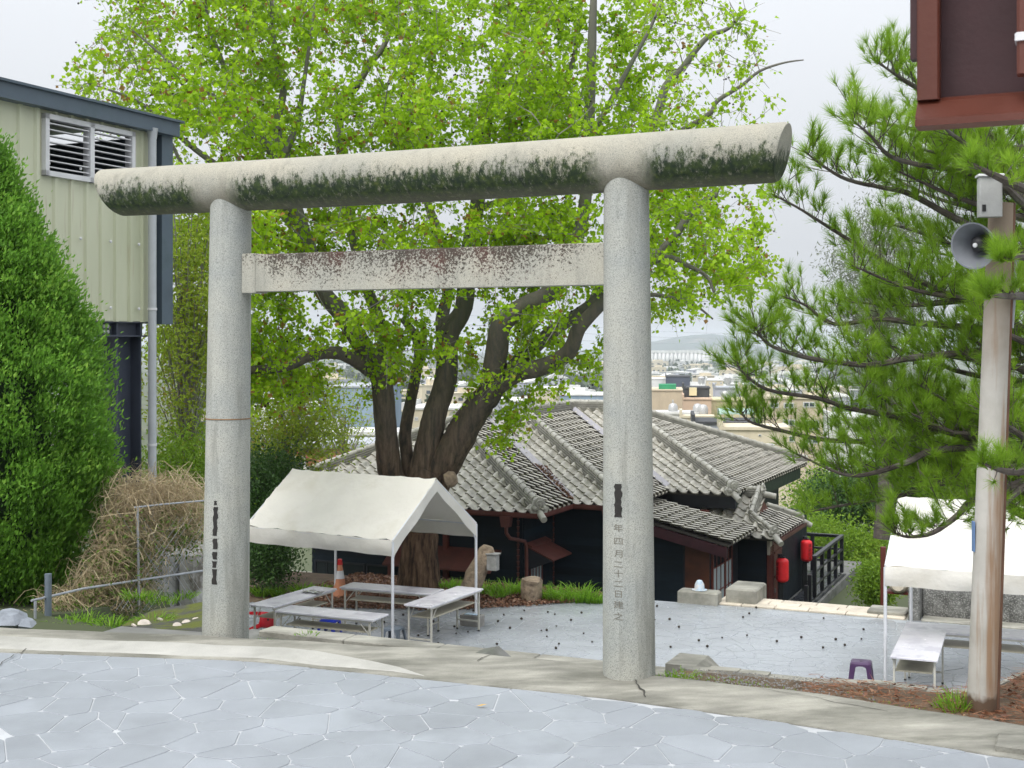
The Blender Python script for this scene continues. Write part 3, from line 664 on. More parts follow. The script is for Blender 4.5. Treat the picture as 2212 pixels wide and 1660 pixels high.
def ridge(p0, p1, orn=True, par=None, big=1.0):                         # from the low end to the high end
    par = par or roof; sg = 1 if big >= 1 else .75
    p0, p1 = Vector(p0), Vector(p1); d = p1-p0; l = d.length; x = d.normalized(); y = Vector((0, 0, 1)).cross(x).normalized(); z = x.cross(y)
    M = Matrix(((x.x, y.x, z.x, p0.x), (x.y, y.y, z.y, p0.y), (x.z, y.z, z.z, p0.z), (0, 0, 0, 1)))
    for i, (hw, zz0, zz1) in enumerate(((.15*big, -.05, .085), (.12*big, .089, .14), (.105*big, .144, .19)) if big >= 1 else ((.11, -.05, .07), (.09, .074, .12))):
        c_ = MB(); c_.bev(.05, l, -hw, hw, zz0, zz1, .01); c_.build('ridge_course', noshi_m, par, M=M)
    k = int(l/.27)
    for i in range(k+1):
        o = bpy.data.objects.new('cap_tile', CAPM); C.objects.link(o); o.parent = par
        o.matrix_local = M @ Matrix.Translation((.02+i*.27, random.uniform(-.004, .004), .225 if big >= 1 else .16)) @ Matrix.Rotation(random.uniform(-.02, .02), 4, 'Z') @ Matrix.Diagonal((1, sg, sg, 1))
    if orn:
        h = Vector((-x.x, -x.y, 0)).normalized(); yy = Vector((0, 0, 1)).cross(h)
        Mo = Matrix(((yy.x, -h.x, 0, p0.x), (yy.y, -h.y, 0, p0.y), (0, 0, 1, p0.z+.16), (0, 0, 0, 1)))
        o = bpy.data.objects.new('ridge_end_ornament', ORNM); C.objects.link(o); o.parent = par; o.matrix_local = Mo @ Matrix.Scale(.95 if big >= 1 else .68, 4)
        for bx, bz in ((-.12, -.04), (.12, -.04), (0, .07)):
            o = bpy.data.objects.new('boss', BOSSM); C.objects.link(o); o.parent = par; o.matrix_local = Mo @ Matrix.Scale(.95 if big >= 1 else .68, 4) @ Matrix.Translation((bx, -.0, bz)) @ Matrix.Rotation(R(90), 4, 'X')
        t_ = MB(); t_.tube([(-.30, 0, -.02), (.02, 0, .03)], [.072, .08], 14); t_.build('ridge_foot_tile', ridge_m, par, True, M)
def rz(r): return EZ+PI_*r
ridge((-10.98, 26.12, rz(0)+.0), (*A1, rz(RA)+.0))
ridge((AL+.02, 26.12, rz(0)+.0), (*A1, rz(RA)+.0))
ridge((-9.68, 28.02, rz(0)+.0), (*B1, rz(RB)+.0))
ridge((-7.98, 31.32, rz(0)+.0), (*C1, rz(RC)+.0))
ridge((-7.98, 31.28+2*RC, rz(0)+.0), (*C1, rz(RC)+.0), False)
ridge((A1[0], A1[1]-.1, rz(RA)+.03), (VA[0], VA[1]+.2, rz(RA)+.03), True, None, 1.15)
ridge((B1[0], B1[1]-.1, rz(RB)+.03), (VB[0], VB[1], rz(RB)+.05), True, None, 1.15)
ridge((VB[0], C1[1], rz(RC)+.03), (C1[0]+.05, C1[1], rz(RC)+.03), False, None, 1.15)
ridge((-6.88, 30.92, -2.46+.03), (-7.62, 31.62, -2.1), True, low_roof, .9)
ridge((-6.88, 34.08, -2.46+.03), (-7.62, 33.38, -2.1), True, low_roof, .9)
ridge((-7.5, 32.5, -1.6), (-8.9, 32.5, -1.6), True, low_roof, .9)
for dy in (-.0,):                                                       # rolls down the porch gable edge
    ridge((-7.62, 31.62, -2.08), (-7.62, 32.45, -1.62), False, low_roof, .7)
gb = MB(); gb.prism([(-7.55, 31.75, -2.06), (-7.55, 33.25, -2.06), (-7.55, 32.5, -1.68)], (-.06, 0, 0)); gb.build('porch_gable', redwood, house)
# valleys: pale metal gutters, with a drift of leaves
vmet = mat('valley_metal', (.30, .29, .31), .4, .12, 3, bmp=.05)
for (p0, p1) in (((-11, 28), VA), ((-9.7, 31.3), VB)):
    m_ = MB(); q0 = Vector((*p0, EZ+.14)); d = Vector((p1[0]-p0[0], p1[1]-p0[1], PI_*(p1[1]-p0[1]))); n_ = Vector((1, 1, 0)).normalized()*.11
    m_.add([q0-n_+Vector((0, 0, .07)), q0, q0+n_+Vector((0, 0, .07)), q0-n_+d+Vector((0, 0, .07)), q0+d, q0+n_+d+Vector((0, 0, .07))], [(0, 1, 4, 3), (1, 2, 5, 4)]); m_.build('valley_gutter', vmet, house)
# walls
wall_m = board_m
def clap(x0, x1, y, z0, z1, axis='a', face_=-1, exp_=.18, gap=None):    # lapped boards on a wall face; axis a: wall runs along a at b=y
    z = z0; k = 0
    while z < z1-.02:
        zt = min(z+exp_, z1); mb = MB(); t0, t1 = .03, .012
        if axis == 'a': pts = [(x0, y, z), (x0, y+face_*t0, z), (x0, y+face_*t1, zt+.01), (x0, y, zt+.01)]; d = (x1-x0, 0, 0)
        else: pts = [(y, x0, z), (y+face_*t0, x0, z), (y+face_*t1, x0, zt+.01), (y, x0, zt+.01)]; d = (0, x1-x0, 0)
        mb.prism(pts, d); mb.build('plank', board_m, house); z = zt; k += 1
core = MB(); core.poly([(-17.2, 26.75), (-11.65, 26.75), (-11.65, 28.6), (-10.3, 28.6), (-10.3, 31.9), (-8.6, 31.9), (-8.6, 39.2), (-17.2, 39.2)], YARD, EZ+.02)
core.build('wall', beam_m, house)
clap(-17.2, -11.65, 26.74, YARD, EZ-.1); clap(26.75, 28.6, -11.64, YARD, EZ-.1, 'b', 1); clap(-11.6, -10.3, 28.59, YARD, EZ-.1); clap(28.6, 31.8, -10.29, YARD, -1.9, 'b', 1)
lt = MB(); lt.box(-10.3, -7.92, 28.92, 31.9, YARD, -2.36); lt.build('lean_to_wall', beam_m, house)
clap(-10.25, -8.55, 28.91, YARD, -2.2, exp_=.24)
b_ = MB(); b_.box(-8.5, -7.93, 28.885, 28.915, YARD, -2.3); b_.build('rust_panel', brownpanel, house)
fb = MB(); fb.prism([(-9.75, 28.56, -1.83), (-7.42, 28.56, -2.37), (-7.42, 28.56, -2.60), (-9.75, 28.56, -2.06)], (0, -.05, 0)); fb.build('barge_board', mat('dark_maroon_beam', (.045, .014, .02), .5, .3, 3, bmp=.2), house)
b_ = MB(); b_.box(-9.6, -7.99, 31.5, 31.62, EZ-.36, EZ-.06); b_.build('eave_beam', beam_m, house)
b_ = MB(); b_.box(-8.14, -8.02, 31.62, 39.6, EZ-.36, EZ-.06); b_.build('eave_beam', mat('green_black_beam', (.018, .035, .022), .5, .3, 3), house)
b_ = MB(); b_.box(-9.6, -8.6, 31.3, 31.34, -2.2, -1.9); b_.build('shadowed_panel', redwood, house)
# lean-to window wall (runs away along b at a=-7.9)
def lattice(parent, M, w_, h_, cols, rows, mem=.035, pane=frost, frame=redwood, dark_top=0):
    fr = MB()
    for x in (0, w_-mem): fr.box(x, x+mem, -.02, .03, 0, h_)
    for z in (0, h_-mem): fr.box(mem, w_-mem, -.018, .028, z, z+mem)
    f = fr.build('window', frame, parent, M=M)
    for i in range(1, cols):
        b2 = MB(); b2.box(w_*i/cols-.012, w_*i/cols+.012, -.012, .022, mem, h_-mem); b2.build('glazing_bar', frame, f)
    for j in range(1, rows):
        b2 = MB(); b2.box(mem, w_-mem, -.009, .019, h_*j/rows-.012, h_*j/rows+.012); b2.build('glazing_bar', frame, f)
    for i in range(cols):
        for j in range(rows):
            b2 = MB(); b2.box(w_*i/cols+.014, w_*(i+1)/cols-.014, .004, .01, h_*j/rows+.014, h_*(j+1)/rows-.014); b2.build('pane', darkglass if j >= rows-dark_top else pane, f)
    return f
MR = lambda a, b, z: Matrix.Translation((a, b, z)) @ Matrix.Rotation(R(90), 4, 'Z')     # local x runs along +b, looking out to +a
lattice(house, MR(-7.885, 29.0, -4.1), 1.1, 1.72, 3, 3, .05, frost, redwood, 1)
lattice(house, MR(-7.885, 30.12, -4.1), .66, 1.72, 2, 3, .05, frost, redwood, 1)
b_ = MB(); b_.box(-7.9, -7.8, 28.95, 30.85, -4.22, -4.12); b_.build('window_sill', redwood, house)
# entrance: dark return wall, red door with bars
en = MB(); en.box(-8.6, -7.22, 31.5, 36.5, YARD, -2.42); en.build('entrance_wall', board_m, house)
dr = MB(); dr.box(-7.21, -7.16, 31.55, 33.0, YARD, -2.5); door = dr.build('entrance_door', redwood, house)
for i in range(5):
    b_ = MB(); b_.box(-7.155, -7.12, 31.56+i*.085, 31.59+i*.085, YARD+.5, -2.75); b_.build('door_bar', redwood if i % 2 else maroon, door)
for zz0 in (-4.2, -3.6, -3.0):
    b_ = MB(); b_.box(-7.155, -7.13, 32.1, 32.9, zz0, zz0+.05); b_.build('door_rail', redwood, door)
b_ = MB(); b_.box(-7.2, -7.13, 31.52, 31.75, -2.95, -2.55); b_.build('paper_pane', mat('paper_pane', (.5, .45, .38), .8, .1, 4), house)
b_ = MB(); b_.box(-7.15, -7.1, 32.0, 32.08, -3.95, -3.85); b_.build('door_handle', mat('steel', (.6, .6, .6), .3, .1, 3, metal=1.0), door)
# gutters and downpipes
def gutter(p0, p1, z):
    m_ = MB(); p0, p1 = Vector((*p0, z)), Vector((*p1, z)); d = (p1-p0); x = d.normalized(); n_ = Vector((x.y, -x.x, 0))
    sec = [(-.05, .05), (-.06, -.03), (-.02, -.06), (.05, -.06), (.075, -.02), (.08, .055), (.07, .055), (.06, -.01), (-.03, -.03), (-.04, .05)]
    m_.prism([p0+n_*s+Vector((0, 0, t)) for s, t in sec], d); m_.build('gutter', maroon, house)
gutter((AL-.05, 26.02), (-10.95, 26.02), EZ-.03); gutter((-10.93, 26.02), (-10.93, 27.95), EZ-.03); gutter((-10.9, 27.93), (-9.62, 27.93), EZ-.03)
gutter((-6.82, 30.85), (-6.82, 34.15), -2.5)
def downpipe(a, b, z, bend, zend, r=.042):
    hp = MB(); hp.prism([(a-.13, b-.1, z), (a+.13, b-.1, z), (a+.09, b-.1, z-.24), (a-.09, b-.1, z-.24)], (0, .17, 0)); h_ = hp.build('rainwater_head', maroon, house)
    t = MB(); t.tube([(a, b-.02, z-.2), (a, b-.02, z-.38), (a+bend*.25, b+.06, z-.5), (a+bend, b+.5, z-.62), (a+bend, b+.58, z-.75), (a+bend, b+.6, z-1.2), (a+bend, b+.6, zend)], r, 12); t.build('downpipe', maroon, house, True)
downpipe(-11.72, 26.03, EZ-.07, .22, YARD); downpipe(-10.02, 27.93, EZ-.07, .2, YARD)
for a, b in ((-11.72, 26.66), (-11.62, 28.5)):                          # rain chains beside the little window
    t = MB(); z = EZ-.12
    while z > YARD+.1: t.lathe([(.02, z-.11), (.036, z), (.03, z)], 8, Matrix.Translation((a, b, 0))); z -= .13
    o = t.build('rain_chain', maroon, house, True); o['kind'] = 'stuff'
# little window with its tin canopy, on the return wall that faces right
wn = lattice(house, MR(-11.6, 27.05, -3.62), .72, .78, 4, 2, .035)
cp = MB(); cp.prism([(-11.62, 26.85, -2.32), (-10.95, 26.85, -2.62), (-10.95, 26.85, -2.65), (-11.62, 26.85, -2.35)], (0, 1.15, 0)); can = cp.build('window_canopy', maroon, house)
b_ = MB(); b_.prism([(-11.63, 26.84, -2.27), (-11.45, 26.84, -2.35), (-11.45, 26.84, -2.38), (-11.63, 26.84, -2.31)], (0, 1.17, 0)); b_.build('canopy_flashing', maroon, can)
b_ = MB(); b_.prism([(-11.6, 26.87, -2.37), (-10.99, 26.87, -2.66), (-11.6, 26.87, -2.9)], (0, .03, 0)); b_.build('canopy_bracket', beam_m, can)
# low long window and its red awning behind the tree
m_ = MB(); m_.prism([(-14.9, 26.72, -2.45), (-14.9, 26.1, -2.85), (-14.9, 26.1, -2.89), (-14.9, 26.72, -2.49)], (2.75, 0, 0)); m_.build('window_awning', maroon, house)
for i in range(4): 
    a = -14.8+i*.68; lattice(house, Matrix.Translation((a, 26.69, -4.05)), .64, .9, 1, 1, .04, mat('dim_pane', (.10, .12, .13), .2, .2, 2, bmp=0), beam_m)
for i in range(3): lattice(house, Matrix.Translation((-17.1+i*.72, 26.69, -4.0)), .68, 1.0, 2 if i == 0 else 1, 2, .04, darkglass, beam_m)
b_ = MB(); b_.box(-17.1, -15.2, 26.66, 26.7, -4.45, -4.1); b_.build('pale_panel', mat('dim_panel', (.16, .19, .2), .6, .2, 2), house)
b_ = MB(); b_.bev(-18.1, -17.25, 26.2, 27.0, YARD, -3.35, .03); b_.build('meter_cabinet', mat('putty_cabinet', (.36, .36, .28), .6, .1, 3, bmp=.1), house)
for a in (-15.05, -13.6): 
    b_ = MB(); b_.box(a, a+.12, 26.62, 26.72, YARD, EZ-.2); b_.build('post', redwood, house)
# house yard and timber deck
yd = MB(); yd.poly([tuple(W(*q))[:2] for q in ((-19, 24.6), (-6.65, 24.6), (-6.4, 34), (-6.4, 41), (-19, 41))], YARD-.3, YARD-.012); tag(yd.build('yard', concrete_dk), kind='structure')
deck_b = mat('black_decking', (.03, .034, .04), .28, .3, 3, rnd=.2, bmp=.15, bs=20, stretch=(.4, 4, 1), spec=.55)
railm = mat('black_timber', (.012, .013, .017), .4, .3, 4, rnd=.15, bmp=.15, bs=25, spec=.5)
dk = thing('timber_deck', 'black stained timber deck with post-and-rail balustrade by the porch', 'deck', W(-7.1, 33.0, YARD), -TH)
fr = MB(); fr.box(0, .48, .2, 5.55, -.02, .02); fr.box(-1.8, .48, 3.6, 5.55, -.02, .018); fr.build('deck_frame', railm, dk)
for i in range(38):
    y = .2+i*.14
    b_ = MB(); b_.bev(-1.8 if y > 3.6 else .0, .5, y, y+.13, .022, .05, .006); b_.build('deck_board', deck_b, dk)
def post(x, y, h, s=.1): b_ = MB(); b_.bev(x-s/2, x+s/2, y-s/2, y+s/2, .05, h, .008); b_.build('post', railm, dk)
for x, y, h in ((.5, .3, .55), (.5, .75, .75), (.5, 1.4, 1.12), (.5, 2.45, 1.12), (.5, 3.5, 1.12), (.5, 4.5, 1.12), (.5, 5.5, 1.12), (-.35, 5.5, 1.12), (-1.1, 5.5, 1.12), (-1.8, 5.5, 1.12)): post(x, y, h)
for z in (.35, .7, 1.06):
    b_ = MB(); b_.bev(.46, .54, 1.45, 5.45, z, z+.055, .006); b_.build('rail', railm, dk)
    b_ = MB(); b_.bev(-1.75, .45, 5.46, 5.54, z, z+.055, .006); b_.build('rail', railm, dk)
b_ = MB(); b_.bev(.44, .56, 1.36, 5.56, 1.122, 1.15, .006); b_.build('hand_rail', railm, dk)
b_ = MB(); b_.bev(-1.84, .43, 5.44, 5.56, 1.122, 1.15, .006); b_.build('hand_rail', railm, dk)
for i in range(4):
    b_ = MB(); b_.bev(.62, 1.5, 1.6+i*.3, 1.86+i*.3, -.3+i*.0, -.24, .006); b_.build('step_board', deck_b, dk)
b_ = MB(); b_.box(.56, .62, .3, 5.5, -.45, .02); b_.build('fascia_board', railm, dk)
b_ = MB(); b_.box(.66, 1.46, 1.62, 2.72, -.48, -.31); b_.build('step_frame', railm, dk)
b_ = MB(); b_.box(-1.5, .4, 1.0, 5.2, -.5, -.03); b_.build('deck_frame', railm, dk)
# red paper lanterns on black posts
lan = mat('red_lantern', (.70, .018, .025), .45, .12, 8, bmp=.1, bs=10, spec=.4)
lanx = mat('lantern_ink', (.02, .012, .012), .7, .1, 5, bmp=0)
def lantern(p, ground, rot, label, text):
    t = thing('paper_lantern', label, 'lantern', (p.x, p.y, ground), 0, 'red lanterns by the porch'); dz = p.z-ground
    prof = [(.07, -.305)]+[(.155*min(1, (1-abs(i/16*2-1)**7)**.5*.62+.40)*(1+.012*(-1)**i), -.3+.6*i/16) for i in range(17)]+[(.07, .305)]
    m_ = MB(); m_.lathe(prof, 28, Matrix.Translation((0, 0, dz))); m_.build('shade', lan, t, True)
    for z in (-.33, .305):
        m_ = MB(); m_.lathe([(.072, 0), (.075, .012), (.075, .03), (.066, .03)], 20, Matrix.Translation((0, 0, dz+z))); m_.build('lantern_ring', railm, t, True)
    m_ = MB(); m_.box(-.06, .06, .17, .29, 0, dz+.36); m_.box(-.02, .02, -.02, .17, dz+.325, dz+.36); m_.build('lantern_post', railm, t)
    for i, ch in enumerate(text):
        me = glyph_mesh(ch, .105)
        for v in me.vertices:
            a = rot+v.co.x/.157; v.co = Vector((.1585*math.sin(a), -.1585*math.cos(a), dz+.15-i*.115+v.co.y))
        o = put('lantern_character', me, lanx, t)
lantern(P(1690, 1232, 32.0), YARD, -1.15, 'red paper lantern hanging under the porch corner beside the door', '誠誠四平')
lantern(P(1742, 1190, 35.2), YARD, .45, 'red paper lantern with black characters standing over the deck', '誠誠四平')
# ------------------------------------------------------------------ tents, tables, small things on the plaza
canvas = mat('canvas', (.74, .72, .67), .75, .05, 1.5, bmp=.55, bs=4, dist=.05, dirt=(.64, .61, .54), dscale=1.2)
nt = canvas.node_tree; pb_ = nt.nodes['Principled BSDF']; tl_ = node(nt, 'ShaderNodeBsdfTranslucent'); tl_.inputs[0].default_value = (.78, .72, .58, 1); mx_ = node(nt, 'ShaderNodeMixShader'); mx_.inputs[0].default_value = .2
nt.links.new(pb_.outputs[0], mx_.inputs[1]); nt.links.new(tl_.outputs[0], mx_.inputs[2]); nt.links.new(mx_.outputs[0], nt.nodes['Material Output'].inputs[0])
polem = mat('white_pole', (.62, .63, .66), .35, .08, 4, bmp=0, spec=.5)
laminate = mat('wet_laminate', (.62, .61, .65), .22, .1, 1.4, bmp=.06, bs=14, spec=.5, rvar=.14, dirt=(.50, .49, .54), dscale=3, dlo=.5, dhi=.6)
tleg = mat('cream_steel', (.50, .48, .42), .45, .14, 6, bmp=.05, dirt=(.22, .15, .09), dscale=9, dlo=.62, dhi=.72)
shelfm = mat('shelf_board', (.42, .39, .30), .6, .2, 3, bmp=.1)
rubber = mat('black_rubber', (.015, .015, .015), .6, .2, 9)
def tent(name, label, F0, th, Lx, D, eave, ridge_h, side, val=.27):
    # F0: front corner nearest the gate at ground level; th: yaw; side=-1 roof runs to -x, +1 to +x
    t = thing(name, label, 'canopy tent', F0, -th, 'canopy tents on the plaza'); NX, NY = 22, 14
    def cloth(fn, nu, nv_, nm, thick=.004):
        mb = MB()
        for i in range(nu+1):
            for j in range(nv_+1): mb.v.append(fn(i/nu, j/nv_))
        for i in range(nu):
            for j in range(nv_): mb.f.append((i*(nv_+1)+j, (i+1)*(nv_+1)+j, (i+1)*(nv_+1)+j+1, i*(nv_+1)+j+1))
        tmp = mb.mesh(nm); nv = len(mb.v); nv_r = nv_ ; mb.v += [tuple(v.co-v.normal*thick) for v in tmp.vertices]; nf = len(mb.f); bpy.data.meshes.remove(tmp)
        mb.f += [tuple(i+nv for i in reversed(f)) for f in mb.f[:nf]]
        edge_ = [j for j in range(nv_r+1)]+[i*(nv_r+1)+nv_r for i in range(1, nu+1)]+[nu*(nv_r+1)+j for j in range(nv_r-1, -1, -1)]+[i*(nv_r+1) for i in range(nu-1, 0, -1)]
        mb.f += [(edge_[k], edge_[(k+1) % len(edge_)], edge_[(k+1) % len(edge_)]+nv, edge_[k]+nv) for k in range(len(edge_))]
        return mb.build(nm, canvas, t, True)
    rn = random.Random(int(Lx*100)); ph = [rn.uniform(0, 6) for _ in range(8)]
    def sag(u, v): return -.05*math.sin(math.pi*u)*math.sin(math.pi*v)**.7-.012*math.sin(9*u+ph[0]+5*v)*math.sin(math.pi*v)-.006*math.sin(26*u+ph[1]-11*v)
    def crease(u, v): e = min(u, 1-u); return .02*math.exp(-e*6)*math.sin(34*v*(1+e*2)+40*e+ph[2])+.006*math.sin(60*u+14*v)*math.exp(-((v-.06)/.12)**2)
    for s in (0, 1):
        def slope(u, v, s=s):
            y = D/2*v if s == 0 else D-D/2*v
            return (side*Lx*u, y, eave+(ridge_h-eave)*v+sag(u, v)+crease(u, v))
        cloth(slope, 26, 14, 'roof_panel')
        def valance(u, v, s=s):
            y0 = 0 if s == 0 else D; out_ = (-1 if s == 0 else 1)
            return (side*Lx*u, y0+out_*(.012+.02*math.sin(7*u+ph[3])*v+.012*math.sin(19*u+ph[4])*math.sin(3.14*v)+.018*math.sin(3.14*v)), eave-val*v+sag(u, 0)-.01*math.sin(5*u+ph[5])*v)
        cloth(valance, 40, 5, 'valance')
    for e in (0, 1):                                                       # gable flaps, folded over the end frame
        x = side*Lx*e
        for s in (0, 1):
            def flap(u, v, s=s, x=x, e=e):
                y = D/2*u if s == 0 else D-D/2*u; top = eave+(ridge_h-eave)*u; o_ = side*(1 if e else -1)
                return (x+o_*(.012+.014*math.sin(11*u+ph[6])*v), y, top-(.16+.1*(1-u)+.05*u)*v+.0)
            cloth(flap, 14, 4, 'gable_flap')
    for x in (0, side*Lx):
        for y in (0, D):
            m_ = MB(); m_.tube([(x, y, 0), (x, y, eave-.02)], .025, 10); m_.tube([(x, y, 0), (x, y, .006)], .05, 10); m_.build('pole', polem, t, True)
        m_ = MB(); m_.tube([(x, 0, eave), (x, D/2, ridge_h-.025)], .015, 8); m_.build('rafter', polem, t, True)
        m_ = MB(); m_.tube([(x, D, eave), (x, D/2, ridge_h-.025)], .015, 8); m_.build('rafter', polem, t, True)
        m_ = MB(); m_.tube([(x, .02, eave-.3), (x+ (-side if x else side)*.0, .24, eave+.12)], .01, 6); m_.tube([(x, D-.02, eave-.3), (x, D-.24, eave+.12)], .01, 6); m_.build('brace', polem, t, True)
    for y, z in ((0, eave-.02), (D, eave-.02), (D/2, ridge_h-.035)):
        m_ = MB(); m_.tube([(0, y, z), (side*Lx, y, z)], .015, 8); m_.build('purlin', polem, t, True)
    return t
tent('gable_tent', 'white gable tent pitched under the big tree beside the left stone pillar', (-1.98, 21.5, PLZ), R(32), 3.3, 2.5, 1.75, 2.66, -1)
tent('gable_tent', 'white gable tent beside the rusty concrete post and the aggregate wall', (5.40, 18.75, PLZ), R(25), 3.6, 2.6, 1.80, 2.66, 1)
def table(P0, th, Lx, D, label, skip=False):
    t = thing('folding_table', label, 'folding table', P0, -th, 'white folding tables under the tents'); H = .74
    m_ = MB(); m_.bev(0, Lx, 0, D, H-.028, H, .006); m_.build('tabletop', laminate, t)
    m_ = MB(); m_.bev(.16, Lx-.16, .08, D-.05, H-.235, H-.215, .004); m_.build('shelf', shelfm, t)
    for s, x in ((1, .09), (-1, Lx-.09)):
        for y in (.045, D-.045):
            m_ = MB(); m_.box(x-.013, x+.013, y-.013, y+.013, .02, H-.03); lg_ = m_.build('leg', tleg, t)
            m_ = MB(); m_.box(x-.015, x+.015, y-.015, y+.015, 0, .03); m_.build('foot_cap', rubber, lg_)
        m_ = MB(); m_.box(x-.011, x+.011, .058, D-.058, .16, .185); m_.build('leg_stretcher', tleg, t)
        m_ = MB(); m_.tube([(x+s*.012, .05, H-.26), (x+s*.2, .05, H-.045)], .008, 6); m_.tube([(x+s*.012, D-.05, H-.26), (x+s*.2, D-.05, H-.045)], .008, 6); m_.build('folding_brace', tleg, t, True)
    for y in (.02, D-.04):
        m_ = MB(); m_.box(.03, Lx-.03, y, y+.02, H-.058, H-.0285); m_.build('apron_rail', tleg, t)
    return t
TZ = PLZ+.74
def at(x, y): g = G(x, y, TZ); return Vector((g.x, g.y, PLZ))
table(at(593, 1319.5), R(23), 1.8, .5, 'white folding table along the open front of the tent by the big tree')
p = at(591, 1311); table(p-Vector((CT, -ST, 0))*.5, TH, .5, .5, 'x') if False else None
def table_b(corner, th, Lx, D, label):                                    # long side running away; corner = its near right corner
    return table(corner, th-R(90), Lx, D, label)
table_b(at(591, 1311.5), R(27), 1.8, .5, 'white folding table with a crumpled sheet of foil on its far end')
table(at(733, 1268), R(22), 1.8, .5, 'white folding table set nearest the big tree trunk')
table_b(at(931, 1311.5), R(27), 1.8, .52, 'white folding table beside the tent pole that stands on a cinder block')
table_b(at(2025.5, 1427), R(22), 1.8, .62, 'white folding table with a bench shelf beside the purple stool')
q = at(2025.5, 1427); d_ = Vector((math.sin(R(22)), math.cos(R(22)), 0)); x_ = Vector((math.cos(R(22)), -math.sin(R(22)), 0))
table(q+d_*1.82-x_*.62, R(22), 1.9, .6, 'white folding table reaching behind the rusty concrete post')
# foil on a table
foil = mat('foil', (.72, .72, .74), .25, .1, 8, bmp=.5, bs=30, metal=.9)
fm = MB(); rn = random.Random(4)
for i in range(9):
    for j in range(6): fm.v.append((i*.05, j*.04, .012+rn.uniform(0, .03)))
for i in range(8):
    for j in range(5): fm.f.append((i*6+j, (i+1)*6+j, (i+1)*6+j+1, i*6+j+1))
g = G(648, 1282, TZ); tag(fm.build('foil_sheet', foil, None, M=Matrix.Translation((g.x, g.y, TZ)) @ GR), 'crumpled silver foil sheet lying on a white table', 'foil')
# plastic stools
def stool(p, col, label, s=1.0, tilt=None, low=False):
    mname = 'plastic_'+label.split()[0]; m = mat(mname, col, .38, .1, 5, bmp=.04, spec=.5)
    t = thing('plastic_stool', label, 'stool', p, -TH+.1, 'plastic stools on the plaza'); H, Wt, Wb = .45*s if not low else .25, .145*s, .19*s
    if low: Wt, Wb = .14, .165
    m_ = MB(); NN = 6
    m_.bev(-Wt, Wt, -Wt, Wt, H-.04, H, .02); seat = m_.build('seat', m, t, True)
    hole = MB(); hole.lathe([(.02, 0), (.02, .001)], 12, Matrix.Translation((0, 0, H+.0006))); hole.build('hand_hole', rubber, seat)
    for sx in (-1, 1):
        for sy in (-1, 1):
            m_ = MB(); o_, i_ = Wb, Wb-.055*s; ot, it = Wt, Wt-.075*s; z0, z1 = 0, H-.03
            bot = [(sx*o_, sy*o_, z0), (sx*i_, sy*o_, z0), (sx*i_, sy*(o_-.014), z0), (sx*(o_-.014), sy*(o_-.014), z0), (sx*(o_-.014), sy*i_, z0), (sx*o_, sy*i_, z0)]
            top = [(sx*ot, sy*ot, z1), (sx*it, sy*ot, z1), (sx*it, sy*(ot-.014), z1), (sx*(ot-.014), sy*(ot-.014), z1), (sx*(ot-.014), sy*it, z1), (sx*ot, sy*it, z1)]
            m_.add(bot+top, [(0, 1, 2, 3, 4, 5), (6, 7, 8, 9, 10, 11)]+[(k, (k+1) % 6, 6+(k+1) % 6, 6+k) for k in range(6)]); m_.build('leg', m, t)
    for k in range(4):                                                     # arched skirts between the legs
        Mk = Matrix.Rotation(R(90)*k, 4, 'Z'); m_ = MB(); pts = [(-Wt+.01, -Wt-.001, H-.03)]
        for q in range(9): u = -1+2*q/8; pts.append((u*(Wt-.03), -Wt-.001-.004, H-.045-.075*s*abs(u)**3))
        pts.append((Wt-.01, -Wt-.001, H-.03)); m_.prism(pts, (0, .012, 0)); m_.build('skirt', m, t, M=Mk)
    if tilt: t.rotation_euler = tilt; t.location.z += .14
    return t
stool(G(1860, 1496, PLZ), (.055, .022, .075), 'purple plastic stool on the open plaza near the verge wall', 1.0)
stool(G(712, 1368, PLZ), (.01, .035, .42), 'blue low plastic stool under the front folding table', .8, None, True)
stool(G(556, 1362, PLZ), (.45, .006, .018), 'red plastic stool tipped on its side beside the left pillar', .9, (R(74), R(12), R(35)))
stool(G(851, 1386, PLZ), (.16, .19, .23), 'grey low plastic stool round the foot of the tent pole', .8, None, True)
# cinder block under the back pole
cb = thing('cinder_block', 'grey cinder block weighting the foot of a tent pole', 'cinder block', G(1020, 1352, PLZ), -TH)
cin = mat('cinder', (.27, .26, .24), .85, .2, 8, bmp=.6, bs=60)
m_ = MB(); m_.bev(-.2, .2, -.1, .1, 0, .2, .008); m_.build('block_body', cin, cb)
for x in (-.09, .09): m_ = MB(); m_.box(x-.06, x+.06, -.065, .065, .2005, .204); m_.build('core_hole', ink, cb)
m_ = MB(); m_.box(-.12, .12, -.08, .05, .206, .212); m_.build('paper_scrap', mat('blue_scrap', (.35, .45, .55), .6, .4, 20), cb)
# traffic cone
tc = thing('traffic_cone', 'faded orange traffic cone with red cap behind the tent tables', 'traffic cone', G(734, 1296, PLZ), .3)
orange = mat('faded_orange', (.52, .22, .12), .6, .15, 6, bmp=.05)
m_ = MB(); m_.bev(-.2, .2, -.2, .2, 0, .035, .015); m_.build('base', rubber, tc)
m_ = MB(); m_.lathe([(.165, .035), (.15, .06), (.1, .36), (.048, .68), (.04, .70)], 22); m_.build('cone', orange, tc, True)
m_ = MB(); m_.lathe([(.0915, .42), (.0925, .42), (.0665, .575), (.0655, .575)], 22); m_.build('reflective_band', polem, tc, True)
m_ = MB(); m_.lathe([(.058, .69), (.05, .73), (.046, .79), (.03, .80)], 16); m_.build('cap', mat('cap_red', (.5, .012, .015), .4, .1, 5), tc, True)
